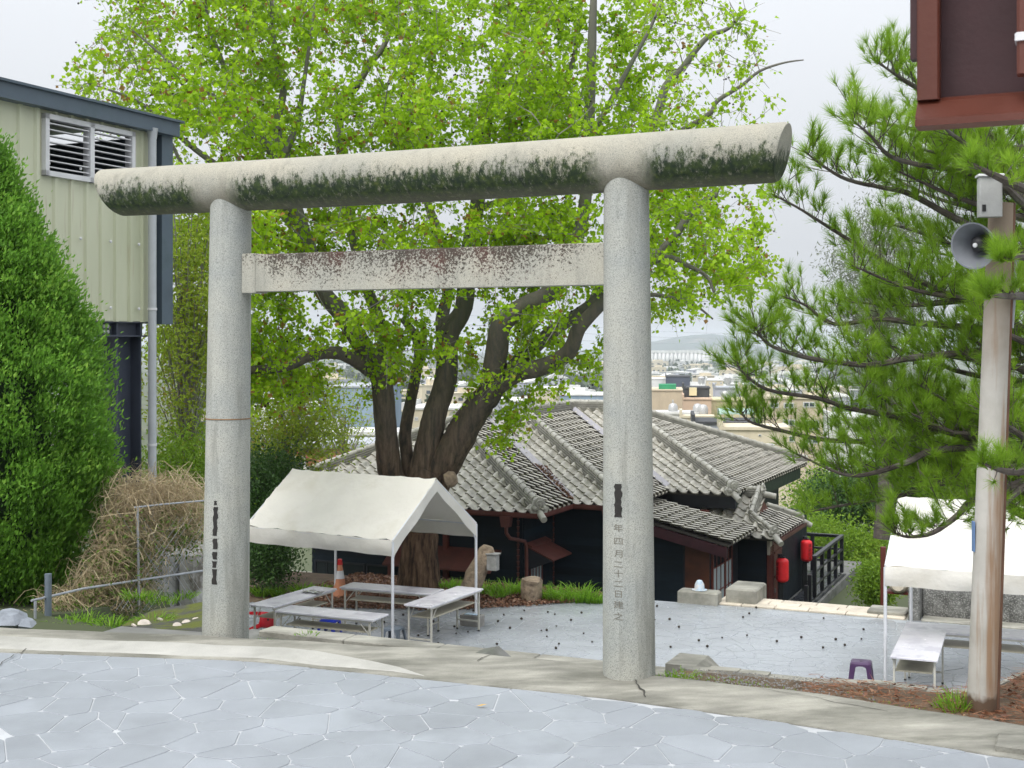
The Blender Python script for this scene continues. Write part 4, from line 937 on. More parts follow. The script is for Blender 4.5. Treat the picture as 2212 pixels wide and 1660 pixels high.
# fragments near the house: driftwood-like stump with box, weathered stump, concrete blocks
stump_m = mat('dead_wood', (.26, .20, .14), .85, .35, 7, bmp=.8, bs=16, dist=.04, dirt=(.10, .07, .05), dscale=6)
def stump(path, rad, label, nm='dead_stump'):
    m_ = MB(); m_.tube(path, rad, 14, True, .13); o = tag(m_.build(nm, stump_m, None, True), label, 'stump'); return o
b0 = P(1018, 1272, 25.0); stump([b0, b0+Vector((.08, 0, .25)), b0+Vector((.2, .02, .5)), b0+Vector((.3, .02, .72)), b0+Vector((.33, .02, .82))], [.2, .19, .18, .17, .09], 'leaning bleached dead stump carrying a small grey box')
mb_ = thing('wooden_box', 'small grey wooden box fixed to the leaning dead stump', 'box', b0+Vector((.42, -.12, .38)), -TH)
wg = mat('grey_weathered_wood', (.26, .26, .25), .75, .25, 8, bmp=.3, bs=30)
m_ = MB(); m_.bev(-.1, .1, -.08, .08, 0, .3, .006); m_.build('box_body', wg, mb_); m_ = MB(); m_.bev(-.12, .13, -.1, .1, .302, .325, .006); m_.build('box_lid', wg, mb_)
b0 = P(1148, 1300, 25.2); stump([b0+Vector((0, 0, -.05)), b0+Vector((0, 0, .1)), b0+Vector((.0, 0, .3)), b0+Vector((.02, 0, .42)), b0+Vector((.02, 0, .47))], [.14, .2, .19, .2, .15], 'squat gnarled stump among the grass by the tin-canopied window', 'gnarled_stump')
def cblock(c, w_, d_, h_, label, lump=False):
    t = thing('concrete_block', label, 'concrete block', c, -TH); m_ = MB(); m_.bev(-w_/2, w_/2, -d_/2, d_/2, -.3, h_, .03); m_.build('block_body', concrete, t)
    if lump: m_ = MB(); m_.lathe([(.14, h_), (.15, h_+.015), (.10, h_+.02), (.09, h_+.12), (.05, h_+.19), (.01, h_+.2)], 18, Matrix.Translation((.0, 0, 0))); m_.build('glazed_cap', mat('pale_glaze', (.45, .56, .66), .3, .2, 14, dirt=(.62, .6, .58), dscale=12, dlo=.45, dhi=.6), t, True)
    return t
cblock(P(1511, 1300, 25.1), .8, .35, .22, 'squat concrete block topped with a pale blue glazed cap', True)
cblock(P(1612, 1300, 25.3), .6, .9, .32, 'long concrete block at the head of the cream paved edging')
# barrels in a red rack
rk = thing('barrel_rack', 'dark red timber rack beside the end of the cream edging', 'rack', P(1908, 1288, 25.8), -TH)
for x in (0, 1.0): m_ = MB(); m_.bev(x-.05, x+.05, -.05, .05, -.6, .98, .006); m_.build('post', redwood, rk)
for z in (.06, .5): m_ = MB(); m_.bev(.05, .95, -.04, .3, z, z+.05, .006); m_.build('shelf', redwood, rk)
straw = mat('barrel_white', (.62, .56, .46), .75, .15, 12, bmp=.4, bs=40, dirt=(.35, .16, .1), dscale=5, dlo=.6, dhi=.7)
for i, (x, z) in enumerate(((.3, .27), (.72, .27), (.3, .72), (.72, .72))):
    bt = thing('sake_barrel', 'round straw-white barrel lying in the dark red rack', 'barrel', (0, 0, 0), 0, 'barrels in the red rack')
    m_ = MB(); m_.lathe([(.12, -.26), (.165, -.22), (.185, -.1), (.19, 0), (.185, .1), (.165, .22), (.12, .26)], 20); o = m_.build('barrel_body', straw, bt, True); o.rotation_euler = (R(90), 0, 0)
    bt.matrix_world = Matrix.Translation(P(1908, 1288, 25.8)) @ GR @ Matrix.Translation((x, .1, z))
    for y in (-.14, .14): m_ = MB(); m_.lathe([(.186, -.012), (.196, 0), (.186, .012)], 20, Matrix.Translation((0, y, 0)) @ Matrix.Rotation(R(90), 4, 'X'), False); m_.build('rope_band', shelfm, bt, True)
# exposed-aggregate wall and planter stones on the right
agg, nt, bb = base_mat('exposed_aggregate'); co = coords(nt)
v = node(nt, 'ShaderNodeTexVoronoi'); v.inputs['Scale'].default_value = 34; nt.links.new(co, v.inputs['Vector'])
nt.links.new(mixc(nt, .5, ramp(nt, v.outputs['Distance'], [(.15, (.42, .41, .39)), (.5, (.06, .06, .055))]), ramp(nt, noise(nt, co, 6, 4), [(.35, (.08, .08, .07)), (.65, (.3, .3, .28))]), 'MIX'), bb.inputs['Base Color']); bb.inputs['Roughness'].default_value = .85
bump(nt, bb, v.outputs['Distance'], .7, .02)
aw = thing('aggregate_wall', 'speckled exposed-aggregate low wall behind the right-hand tent', 'wall', W(-3.0, 24.75, PLZ), -TH)
m_ = MB(); m_.bev(0, .2, -.35, .3, -.5, .62, .02); m_.build('wall_pier', agg, aw); m_ = MB(); m_.bev(.2, 2.6, .05, .3, -.5, .74, .02); m_.build('wall_panel', agg, aw)
m_ = MB(); m_.bev(.22, 2.55, -.36, .04, -.4, .04, .02); m_.build('wall_footing', concrete, aw)
m_ = MB(); m_.bev(-.75, -.06, -.2, .35, -.5, .1, .02); m_.build('end_slab', concrete, aw)
ps = thing('planter_edging', 'row of mossy square stones edging a planted bed by the tent', 'stone edging', W(.05, 24.3, PLZ), -TH)
for i in range(5): m_ = MB(); m_.bev(i*.62, i*.62+.56, -.02*i % .05, .3, -.3, .26+.02*(i % 2), .035); m_.build('edging_stone', mat('mossy_block', (.36, .35, .29), .8, .25, 5, rnd=.1, dirt=(.13, .15, .05), dscale=4, dlo=.52, dhi=.66, bmp=.5, bs=20), ps)
sb = MB(); sb.poly([tuple(W(*q))[:2] for q in ((-.3, 24.62), (8, 24.62), (8, 30), (-.3, 30))], PLZ-.4, PLZ+.14); tag(sb.build('planting_bed', soil), kind='structure')
# ------------------------------------------------------------------ steel-framed shed on the left
bldA = math.atan((2400-1106)/F)                                           # its long side runs away at this bearing
YB = 17.0
cor = P(330, 700, YB); dirv = Vector((math.sin(bldA), math.cos(bldA), 0)); nrm = Vector((dirv.y, -dirv.x, 0))
shed = thing('steel_shed', 'pale ribbed sheet-metal shed raised on a dark steel column', 'shed', (cor.x, cor.y, 0), -bldA)
# local frame: y runs along the wall (camera side negative), +x faces right
sheet, nt, b = base_mat('fibre_sheet'); co = coords(nt, 'obj'); s = node(nt, 'ShaderNodeSeparateXYZ'); nt.links.new(co, s.inputs[0])
c = ramp(nt, noise(nt, co, 1.2, 4, .5, (1, 1, .3)), [(.3, (.46, .48, .33)), (.7, (.58, .59, .44))])
c = mixc(nt, ramp(nt, noise(nt, co, 5, 4, .6, (4, 4, .2)), [(.6, 0.0), (.72, .5)]), c, (.34, .25, .17))
nt.links.new(c, b.inputs['Base Color']); b.inputs['Roughness'].default_value = .32; b.inputs['Specular IOR Level'].default_value = .5
MATS['sheet'] = sheet
steel_d = mat('navy_steel', (.048, .056, .078), .45, .2, 2, bmp=.05, spec=.4)
fascia_m = mat('blue_grey_trim', (.085, .115, .145), .45, .15, 2, bmp=.08, dirt=(.06, .09, .1), dscale=2)
pvc = mat('grey_pvc', (.42, .44, .46), .35, .1, 4, bmp=.03, spec=.5)
alu = mat('aluminium', (.62, .62, .63), .4, .1, 4, bmp=.03, spec=.5)
def lz(y, Y): return EYE-(y-HY)/F*Y
SB, ST_ = lz(697, YB), lz(286, YB)                                       # sheet bottom and top at the corner
WIN = (-4.15, -1.35, 4.05, 4.85)
def roofz(y): return ST_
WY0, WY1 = -1.95, -.41                                                # louvre opening along the wall
WZ1 = 4.92; WZ0 = 4.19
pan = .78; y = 0; ribs = [0, .10, .13, .21, .24]
def panel(y0, y1, z0, z1f, nm='wall_sheet'):                              # trapezoid ribs every .26 m
    m_ = MB(); prof = []; yy = y0
    while yy < y1-1e-6:
        for dy, dx in ((0, 0), (.17, 0), (.19, .03), (.235, .03), (.255, 0)):
            if yy+dy <= y1: prof.append((yy+dy, dx))
        yy += .26
    prof.append((y1, 0)); n = len(prof)
    for (q, dx) in prof: m_.v.append((dx, q, z0))
    for (q, dx) in prof: m_.v.append((dx, q, z1f(q)))
    for (q, dx) in prof: m_.v.append((dx-.012, q, z0))
    for (q, dx) in prof: m_.v.append((dx-.012, q, z1f(q)))
    for i in range(n-1): m_.f += [(i, i+1, n+i+1, n+i), (2*n+i+1, 2*n+i, 3*n+i, 3*n+i+1), (2*n+i, 2*n+i+1, i+1, i)]
    return m_.build(nm, sheet, shed)
EDGE0 = -7.8
edges = [-7.8, -7.02, -6.24, -5.46, -4.68, -3.9, -3.12, -2.5, WY0, -1.17, WY1, -.04]
wz0 = lambda yy: lz(378, YB)+0
panels = list(zip(edges[:-1], edges[1:]))
for y0, y1 in panels:
    inwin = y0 >= WY0-1e-6 and y1 <= WY1+1e-6
    if inwin: panel(y0, y1, SB, lambda q: WZ0)
    else: panel(y0, y1, SB, lambda q: roofz(q)+.02)
for y0, y1 in panels:
    if y0 >= WY0-1e-6 and y1 <= WY1+1e-6: panel(y0, y1, WZ1, lambda q: roofz(q)+.02)
# screws with washers on the ribs
SC = MB(); SC.lathe([(.02, 0), (.02, .012), (.01, .02)], 8, Matrix.Rotation(R(90), 4, 'Y')); SCM = SC.mesh('fixing'); SCM.materials.append(alu)
for z in (SB+.17, SB+1.0, SB+1.85):
    k = -7.6
    while k < -.1: 
        o = bpy.data.objects.new('fixing', SCM); C.objects.link(o); o.parent = shed; o.location = (.03, k+.0125, z); k += .52
for (y0, y1) in ((EDGE0, -.05),):
    m_ = MB()
    pts = [(.0, y0, roofz(y0)-.02), (.0, .35, roofz(.35)-.02), (.0, .35, roofz(.35)+.16), (.0, y0, roofz(y0)+.16)]; m_.prism(pts, (.16, 0, 0)); m_.build('fascia', fascia_m, shed)
    m_ = MB(); pts = [(-2.5, y0, roofz(y0)+.162), (-2.5, .40, roofz(.4)+.162), (.2, .40, roofz(.4)+.162), (.2, y0, roofz(y0)+.162)]; m_.prism(pts, (0, 0, .03)); m_.build('roof_sheet', fascia_m, shed)
m_ = MB(); m_.box(-.1, .05, .12, .34, SB-.02, ST_); m_.build('corner_trim', fascia_m, shed)
m_ = MB(); m_.box(-2.4, -.11, .28, .33, SB, ST_); m_.build('end_wall', fascia_m, shed)
m_ = MB(); m_.box(-2.5, -2.44, -7.8, .28, SB, ST_+.158); m_.build('far_wall', steel_d, shed)
m_ = MB(); m_.box(-2.43, -.02, -7.8, -7.75, SB, ST_+.155); m_.build('near_end_wall', fascia_m, shed)
m_ = MB(); m_.box(-2.43, -.22, -7.74, .27, SB-.01, SB+.05); m_.build('floor', steel_d, shed)
# louvre window
lv = MB(); 
for (a0, a1, z0, z1) in ((WY0, WY1, WZ1-.06, WZ1), (WY0, WY1, WZ0, WZ0+.06), (WY0, WY0+.06, WZ0, WZ1), (WY1-.06, WY1, WZ0, WZ1), ((WY0+WY1)/2-.035, (WY0+WY1)/2+.035, WZ0, WZ1)): lv.box(-.05, .07, a0, a1, z0, z1)
lw = lv.build('louvre_frame', alu, shed)
SL = MB(); SL.prism([(.06, 0, .012), (.06, 0, .0), (-.06, 0, .012), (-.06, 0, .02)], (0, (WY1-WY0)/2-.11, 0)); SLM = SL.mesh('louvre_slat'); SLM.materials.append(alu)
for half in (0, 1):
    for i in range(8):
        o = bpy.data.objects.new('louvre_slat', SLM); C.objects.link(o); o.parent = lw; o.location = (0, WY0+.06+half*((WY1-WY0)/2-.02), WZ0+.10+i*(WZ1-WZ0-.14)/8)
# frame: column, beam
m_ = MB(); m_.box(-.36, -.02, -.66, -.635, lz(1300, YB)-.3, SB); m_.box(-.36, -.02, -.22, -.195, lz(1300, YB)-.3, SB); m_.box(-.20, -.18, -.635, -.22, lz(1300, YB)-.3, SB)
cl = m_.build('column', steel_d, shed)
m_ = MB(); m_.box(-.2, -.0, -7.8, -.1, SB-.012, SB+.01); m_.box(-.11, -.09, -7.8, -.1, SB-.17, SB-.012); m_.box(-.2, -.0, -7.8, -.1, SB-.19, SB-.17); m_.build('floor_beam', steel_d, shed)
for (dy, dz) in ((-.75, -.06), (-.75, -.13), (-.82, -.06), (-.82, -.13)): 
    o = bpy.data.objects.new('bolt', SCM); C.objects.link(o); o.parent = shed; o.location = (-.088, dy, SB+dz); o.scale = (1.2, 1.2, 1.2)
# rainwater pipe
gx, gz = .11, lz(1193, YB)
m_ = MB(); m_.tube([(gx, -.14, ST_+.02), (gx, -.14, ST_-.12)], [.075, .055], 14); m_.build('pipe_funnel', pvc, shed, True)
m_ = MB(); m_.tube([(gx, -.14, ST_-.1), (gx, -.14, gz+.12), (gx, -.135, gz+.03), (gx+.02, -.12, gz), (gx+.1, -.1, gz-.02), (gx+.26, -.06, gz-.03), (gx+.33, -.05, gz-.05), (gx+.36, -.04, gz-.13), (gx+.36, -.04, gz-.55), (gx+.38, -.10, gz-.62), (gx+.40, -.2, gz-.64)], .054, 14); m_.build('rain_pipe', pvc, shed, True)
for z in (ST_-.95, SB+.17, .9, gz+.2): m_ = MB(); m_.tube([(gx, -.14, z-.015), (gx, -.14, z+.015)], .062, 14); m_.build('pipe_strap', alu, shed, True)
# concrete footings
ftm = mat('limewashed_footing', (.36, .36, .34), .85, .2, 2, dirt=(.12, .11, .09), dscale=2.2, dlo=.5, dhi=.62, bmp=.4, bs=30)
for i, (x0, x1) in enumerate(((318, 366), (384, 428))):
    f_ = thing('concrete_footing', ('limewashed concrete footing on which the shed column stands' if i == 0 else 'stained concrete footing behind the drain pipe elbow'), 'footing', P(x0, 1300, 16.4), -bldA)
    m_ = MB(); wv = (x1-x0)/F*16.4*1.05; m_.bev(-.3 if i == 0 else 0, wv, 0, 1.1, -.5, .62, .03); m_.build('footing_body', ftm, f_)
# ------------------------------------------------------------------ chain-link fence with dry vines
galv = mat('galvanised', (.36, .38, .41), .4, .15, 6, bmp=.05, metal=.3)
fe = thing('chain_link_fence', 'galvanised chain-link fence sagging under dry vines beside the cypress', 'fence', (0, 0, 0), 0)
fp = [P(104, 1355, 11.2), P(297, 1312, 12.4), P(440, 1302, 13.2)]
m_ = MB(); m_.tube([fp[0]+Vector((0, 0, -.1)), fp[0]+Vector((0, 0, .46))], .03, 12); m_.build('post', mat('grey_post', (.13, .16, .19), .5, .2, 5), fe, True)
m_ = MB(); m_.tube([P(300, 1308, 12.4), P(297, 1095, 12.4)], .012, 8); m_.build('post', galv, fe, True)
m_ = MB(); m_.tube([P(76, 1355, 11.0), P(76, 1300, 11.0)], .012, 8); m_.build('post', galv, fe, True)
m_ = MB(); m_.tube([P(68, 1298, 11.0), P(180, 1272, 11.7), P(297, 1254, 12.4), P(440, 1233, 13.2)], .011, 8); m_.build('rail', galv, fe, True)
m_ = MB(); m_.tube([P(290, 1097, 12.4), P(297, 1096, 12.4), P(350, 1090, 12.7), P(440, 1082, 13.2)], .009, 8); m_.build('rail', galv, fe, True)
wires = []; a_, b_, = P(250, 1300, 12.2), P(450, 1300, 13.3); hv = P(297, 1310, 12.4).z; top = P(297, 1098, 12.4).z
for i in range(-16, 28):
    for s in (1, -1):
        pts = []
        for j in range(9):
            u = (i+s*j*1.6)/18.; pts.append(a_+(b_-a_)*u+Vector((0, (.012 if j % 2 else 0), hv-a_.z+(top-hv)*j/8)))
        if all(-.1 < (q-a_).x/((b_-a_).x) < 1.1 for q in pts): wires.append([list(q) for q in pts])
V, FC, r = ribbons(wires, .006); o = put('wire_mesh', npmesh('wire_mesh', V, FC, r), galv, fe); o['kind'] = 'stuff'
# ------------------------------------------------------------------ big sweetgum
bark, nt, b = base_mat('furrowed_bark'); co = coords(nt, 'obj')
n1 = noise(nt, co, 5.5, 6, .72, (1.8, 1.8, .25)); c = ramp(nt, n1, [(.38, (.014, .008, .005)), (.5, (.075, .045, .027)), (.68, (.16, .108, .07))])
gn = ramp(nt, noise(nt, co, .9, 4), [(.55, 0.0), (.7, .55)]); s = node(nt, 'ShaderNodeSeparateXYZ'); nt.links.new(co, s.inputs[0])
hi = node(nt, 'ShaderNodeMapRange'); nt.links.new(s.outputs[2], hi.inputs[0]); hi.inputs[1].default_value = 2.0; hi.inputs[2].default_value = 7.0
c = mixc(nt, math_(nt, 'MULTIPLY', hi.outputs[0], .8), c, (.19, .19, .165)); c = mixc(nt, math_(nt, 'MULTIPLY', gn, hi.outputs[0]), c, (.12, .16, .09))
nt.links.new(c, b.inputs['Base Color']); b.inputs['Roughness'].default_value = .85; b.inputs['Specular IOR Level'].default_value = .2; bump(nt, b, n1, .9, .05)
leaf_g = leaf_mat('sweetgum_leaf', (.16, .29, .012), (.44, .68, .02), (.34, .19, .05), .58, .5)
pod_m = mat('seed_pod', (.03, .022, .014), .9, .3, 20, bmp=0)
def pline(pts): return [P(x, y, Y) for x, y, Y in pts]
LIMBS = []                                                               # (points, radii)
def limb(pts, r0, r1): q = pline(pts); n = len(q); LIMBS.append((q, [r0+(r1-r0)*i/(n-1) for i in range(n)]))
Y0 = 26.2
limb([(905, 1300, Y0), (905, 1270, Y0), (906, 1200, Y0), (908, 1120, Y0), (915, 1060, Y0), (932, 1015, Y0)], .47, .40)
LIMBS[0] = (LIMBS[0][0], [.58, .45, .385, .36, .38, .42])
limb([(880, 1090, 26.1), (848, 1035, 26.1), (838, 985, 26.0), (833, 924, 25.9), (824, 823, 25.7), (800, 775, 25.5), (785, 749, 25.4), (736, 675, 25.0), (697, 630, 24.8), (660, 520, 24.4), (630, 420, 24.2), (613, 335, 24.0)], .27, .12)
limb([(799, 800, 25.5), (765, 777, 25.2), (735, 764, 24.9), (702, 763, 24.7), (663, 772, 24.4), (620, 792, 24.2), (543, 800, 24.0), (470, 790, 23.8), (400, 800, 23.6)], .15, .06)
limb([(826, 830, 25.7), (830, 740, 25.9), (810, 670, 26.3), (796, 630, 26.5), (770, 540, 26.8), (745, 430, 27), (734, 228, 27.4), (767, 192, 27.4), (800, 137, 27.4), (828, 102, 27.4), (855, 27, 27.4), (870, -60, 27.4)], .15, .04)
limb([(897, 1090, 26.3), (886, 1026, 26.3), (875, 941, 26.5), (889, 857, 26.7), (904, 777, 26.9), (900, 735, 27), (886, 709, 27), (870, 690, 27.1)], .15, .07)
limb([(912, 1060, 26.2), (918, 998, 26.2), (930, 940, 26.2), (940, 890, 26.2), (963, 823, 26.3), (971, 721, 26.5), (1002, 664, 26.6), (1010, 560, 26.7), (1030, 450, 26.8), (1048, 275, 27), (1053, 220, 27), (1083, 165, 27), (1097, 110, 27), (1100, 55, 27), (1105, -40, 27)], .30, .05)
limb([(945, 870, 26.2), (960, 780, 26.6), (955, 690, 27.2), (968, 625, 27.6), (950, 520, 28), (920, 420, 28.4), (915, 300, 28.8), (930, 150, 29), (940, 20, 29.2)], .17, .04)
limb([(918, 1080, 26.2), (957, 1004, 26.2), (990, 950, 26.1), (1014, 908, 26.0), (1040, 870, 25.9), (1059, 845, 25.8), (1073, 766, 25.5), (1082, 704, 25.2), (1127, 664, 25.0), (1189, 630, 24.8), (1230, 560, 24.6), (1265, 430, 24.5), (1276, 165, 24.3), (1281, 27, 24.2), (1285, -60, 24.2)], .36, .05)
limb([(1056, 848, 25.8), (1116, 806, 25.5), (1172, 794, 25.2), (1229, 760, 25.0), (1251, 709, 24.8), (1302, 653, 24.6), (1350, 600, 24.4), (1415, 554, 24.3), (1456, 513, 24.2), (1500, 450, 24.2), (1550, 420, 24.2)], .20, .05)
limb([(1104, 800, 25.5), (1161, 743, 26.0), (1215, 700, 26.5), (1290, 640, 27), (1350, 480, 27.4), (1407, 282, 27.8), (1425, 234, 27.9), (1439, 186, 28), (1476, 146, 28), (1505, 106, 28), (1534, 77, 28), (1574, 61, 28), (1610, 20, 28)], .16, .035)
limb([(1380, 400, 27.6), (1430, 310, 27), (1484, 277, 26.8), (1534, 245, 26.6), (1550, 218, 26.6), (1601, 186, 26.5), (1641, 154, 26.4), (1694, 136, 26.4), (1736, 130, 26.4)], .08, .012)
limb([(1350, 600, 24.4), (1434, 557, 24.0), (1489, 576, 23.9), (1527, 598, 23.8), (1545, 640, 23.7)], .07, .02)
limb([(1302, 653, 24.6), (1380, 640, 24.2), (1429, 639, 24), (1500, 660, 23.8), (1540, 690, 23.8)], .06, .015)
limb([(613, 335, 24.0), (602, 310, 24), (599, 264, 24), (613, 192, 24), (599, 154, 24), (590, 60, 24), (585, -40, 24)], .10, .03)
limb([(613, 335, 24.0), (641, 275, 24.4), (649, 228, 24.6), (665, 120, 24.8), (680, 10, 25)], .08, .02)
limb([(622, 380, 24.1), (558, 288, 23.8), (514, 233, 23.6), (481, 137, 23.4), (454, 63, 23.2), (440, -20, 23)], .09, .02)
limb([(650, 500, 24.4), (560, 420, 24.2), (448, 343, 24), (377, 286, 23.8), (300, 220, 23.6), (190, 180, 23.4)], .09, .014)
limb([(514, 233, 23.6), (430, 190, 23.4), (350, 120, 23.2), (280, 60, 23.1)], .05, .012)
limb([(640, 450, 24.3), (520, 440, 24), (420, 400, 23.8), (358, 288, 23.6), (300, 250, 23.5)], .07, .015)
limb([(1030, 450, 26.8), (1130, 400, 26.6), (1226, 170, 26.3), (1250, 60, 26.2), (1260, -30, 26.2)], .08, .025)
limb([(1276, 300, 24.4), (1340, 180, 24.2), (1400, 70, 24), (1440, -20, 24)], .06, .02)
tree = thing('sweetgum_tree', 'huge spreading tree with fresh lime leaves and several dark stems', 'tree', P(905, 1300, Y0))
loc0 = tree.location.copy()
def relpath(p): return [q-loc0 for q in p]
def smooth_path(pts, rad, k=3):
    out_p, out_r = [], []
    for i in range(len(pts)-1):
        p0, p1, p2, p3 = pts[max(i-1, 0)], pts[i], pts[i+1], pts[min(i+2, len(pts)-1)]
        for j in range(k):
            t = j/k; out_p.append(.5*((2*p1)+(p2-p0)*t+(2*p0-5*p1+4*p2-p3)*t*t+(3*p1-p0-3*p2+p3)*t**3)); out_r.append(rad[i]+(rad[i+1]-rad[i])*t)
    return out_p+[pts[-1]], out_r+[rad[-1]]
tr = MB(); nodes = []
for q, r in LIMBS[:12]:
    sp, sr = smooth_path(relpath(q), r, 4); tr.tube(sp, sr, 12, True, .05)
for q, r in LIMBS[12:]:
    sp, sr = smooth_path(relpath(q), r, 3); tr.tube(sp, sr, 8, True, .05)
for q, r in LIMBS[1:]:
    sp, sr = smooth_path(q, r, 3)
    for p, rr in zip(sp, sr):
        if rr < .22: nodes.append((p, rr))
tr.build('trunk', bark, tree, True)
kn = MB(); kp = P(975, 1035, 25.75)-loc0; kn.lathe([(.02, -.15), (.14, -.12), (.17, 0), (.12, .10), (.04, .12)], 12, Matrix.Translation(kp) @ Matrix.Rotation(R(70), 4, 'Y')); kn.build('knot', stump_m, tree, True)
NP = np.array([list(p) for p, _ in nodes]); NR = np.array([r for _, r in nodes])
# leaf clumps through the crown: sampled in its outline seen from the plaza side, with a depth of several metres
OUT = [(165, 150), (215, 105), (235, 20), (250, -90), (1640, -90), (1660, 40), (1705, 110), (1690, 190), (1600, 260), (1625, 330), (1650, 420), (1640, 590), (1600, 630), (1560, 690), (1480, 650), (1440, 690), (1330, 725), (1295, 830), (1180, 850), (1130, 930), (1090, 960), (1040, 940), (1000, 830), (960, 770), (800, 860), (620, 850), (540, 860), (350, 760), (350, 330), (240, 250), (165, 200)]
def weight(x, y):
    w_ = np.full(x.shape, .8)
    w_ = np.where((x > 880) & (x < 1360) & (y > 150) & (y < 340), 1.5, w_)
    w_ = np.where((x > 1400) & (y < 290), .34, w_); w_ = np.where(x < 330, .6, w_)
    w_ = np.where((x < 900) & (y < 330), .6, w_); w_ = np.where((x > 1150) & (y < 140), .5, w_)
    w_ = np.where((y > 620) & (x > 680) & (x < 1300), .62, w_); w_ = np.where((y > 620) & (x < 800) & (x > 540), .85, w_)
    w_ = np.where((y > 760) & (x > 680), .5, w_)
    w_ = np.where((y > 430) & (y < 530) & (x > 840) & (x < 1010), .4, w_)
    w_ = np.where((y > 640) & (y < 820) & (x > 690) & (x < 900), .3, w_); w_ = np.where((y > 640) & (y < 800) & (x > 1000) & (x < 1060), .3, w_)
    w_ = np.where((y > 700) & (x > 1130) & (x < 1300), .35, w_)
    return w_
N = 7000; xx = RNG.uniform(150, 1710, N); yy = RNG.uniform(-90, 960, N)
YY = 25.6+RNG.normal(size=N)*1.7; YY = np.clip(YY, 21.8, 29.5); YY = np.where(xx < 600, YY-1.4, YY); YY = np.where(yy > 700, 25.6+(YY-25.6)*.5, YY)
ok = inpoly(xx, yy, OUT) & (RNG.random(N) < weight(xx, yy)*.95)
PC = np.stack([(xx-CX)/F*YY, YY, EYE-(yy-HY)/F*YY], 1)
ok &= (vnoise(PC, 1.35, 3) > -.08)
PC = PC[ok]
twigs = []; d0 = np.array([((NP-c)**2).sum(1).min() for c in PC]); PC = PC[np.argsort(d0)]
NA = np.zeros((len(NP)+4*len(PC), 3)); nn_ = len(NP); NA[:nn_] = NP                        # grow outwards: each twig starts from the nearest limb or earlier twig
for c in PC:
    d2 = ((NA[:nn_]-c)**2).sum(1); i = int(d2.argmin()); l = math.sqrt(d2[i])
    if l > 2.6: continue
    a = NA[i]; mid = (a+c)/2+np.array([0, 0, .10*l])+RNG.normal(size=3)*.10*l
    k = 6; t = np.linspace(0, 1, k)[:, None]; q = (1-t)**2*a+2*t*(1-t)*mid+t*t*c+np.sin(t*math.pi)*np.sin(t*9+RNG.random()*6)*RNG.normal(size=3)*.035*l; twigs.append(q)
    for e in (2, 3, 4, 5): NA[nn_] = q[e]; nn_ += 1
twigs = np.array(twigs); ends = twigs[:, -1]
TWT = [ribbons(twigs, np.clip(.012+.012*np.linalg.norm(twigs[:, 0]-ends, axis=1), .014, .05))]
# side sprigs from every clump, then leaves along them
sprigs = []
for e, st in zip(ends, twigs[:, -2]):
    for _ in range(5):
        d = RNG.normal(size=3); d = d/np.linalg.norm(d)+(e-st)/max(np.linalg.norm(e-st), 1e-6)*.5+np.array([0, 0, .1]); l = RNG.uniform(.25, .6)
        t = np.linspace(0, 1, 4)[:, None]; sprigs.append(e+d*l*t+np.array([0, 0, -.10])*t*t)
sprigs = np.array(sprigs); TWT.append(ribbons(sprigs, .011))
# bare fine twigs that stick out of the outline
k6 = twigs[RNG.random(len(twigs)) < .35]; bare = []
for e, st in zip(k6[:, -1], k6[:, -3]):
    d = (e-st)/max(np.linalg.norm(e-st), 1e-6)+RNG.normal(size=3)*.35; t = np.linspace(0, 1, 4)[:, None]; bare.append(e+d*RNG.uniform(.4, .9)*t+np.array([0, 0, .12])*t*t)
TWT.append(ribbons(bare, .012))
V, FC, r = (lambda a: a)((None, None, None)) if False else join_np([(v, f, q) for v, f, q in TWT])
V = V-np.array(loc0); twig_m = mat('grey_twig', (.21, .20, .17), .8, .3, 3, bmp=0)
o = put('twigs', npmesh('twigs', V, FC, r), twig_m, tree); o['kind'] = 'stuff'
m = len(sprigs); per = 13
tt = RNG.random((m, per)); idx = np.minimum((tt*3).astype(int), 2); fr_ = (tt*3-idx)[..., None]; ar = np.arange(m)[:, None]
lc = sprigs[ar, idx]*(1-fr_)+sprigs[ar, idx+1]*fr_; lc = lc+RNG.normal(size=lc.shape)*.06
lc = lc.reshape(-1, 3); ld = RNG.normal(size=lc.shape)+np.array([0, 0, -.5])
px_ = CX+F*lc[:, 0]/lc[:, 1]; py_ = HY-(lc[:, 2]-EYE)*F/lc[:, 1]
sparse = (px_ > 1400) & (py_ < 290) | (px_ < 330)
kk = ~sparse | (RNG.random(len(lc)) < .55); lc, ld, px_, py_ = lc[kk], ld[kk], px_[kk], py_[kk]
rr = np.clip(RNG.random(len(lc))*.75+.12*vnoise(lc, .9, 5)+.12*(py_ > 150)-.12*(px_ < 820)*(py_ < 350), 0, 1); rr = np.where(RNG.random(len(lc)) < np.where(px_ < 900, .06, .025), 1.6, rr)
V, FC, r = leaves(lc-np.array(loc0), ld, RNG.uniform(.06, .12, len(lc)), .9, rr)
crown = put('crown', npmesh('crown', V, FC, r), leaf_g, tree); crown['kind'] = 'stuff'
# seed balls hanging in the crown
nb_ = 1700; pk = sprigs[RNG.integers(0, m, nb_), 3]-np.array(loc0)+np.array([0, 0, -.06]); oc = np.array([[1, 0, 0], [-1, 0, 0], [0, 1, 0], [0, -1, 0], [0, 0, 1], [0, 0, -1]])*.024
of = np.array([[0, 2, 4], [2, 1, 4], [1, 3, 4], [3, 0, 4], [2, 0, 5], [1, 2, 5], [3, 1, 5], [0, 3, 5]])
V = (pk[:, None]+oc[None]).reshape(-1, 3); FC = (np.arange(nb_)[:, None, None]*6+of[None]).reshape(-1, 3); o = put('seed_balls', npmesh('seed_balls', V, FC), pod_m, tree); o['kind'] = 'stuff'
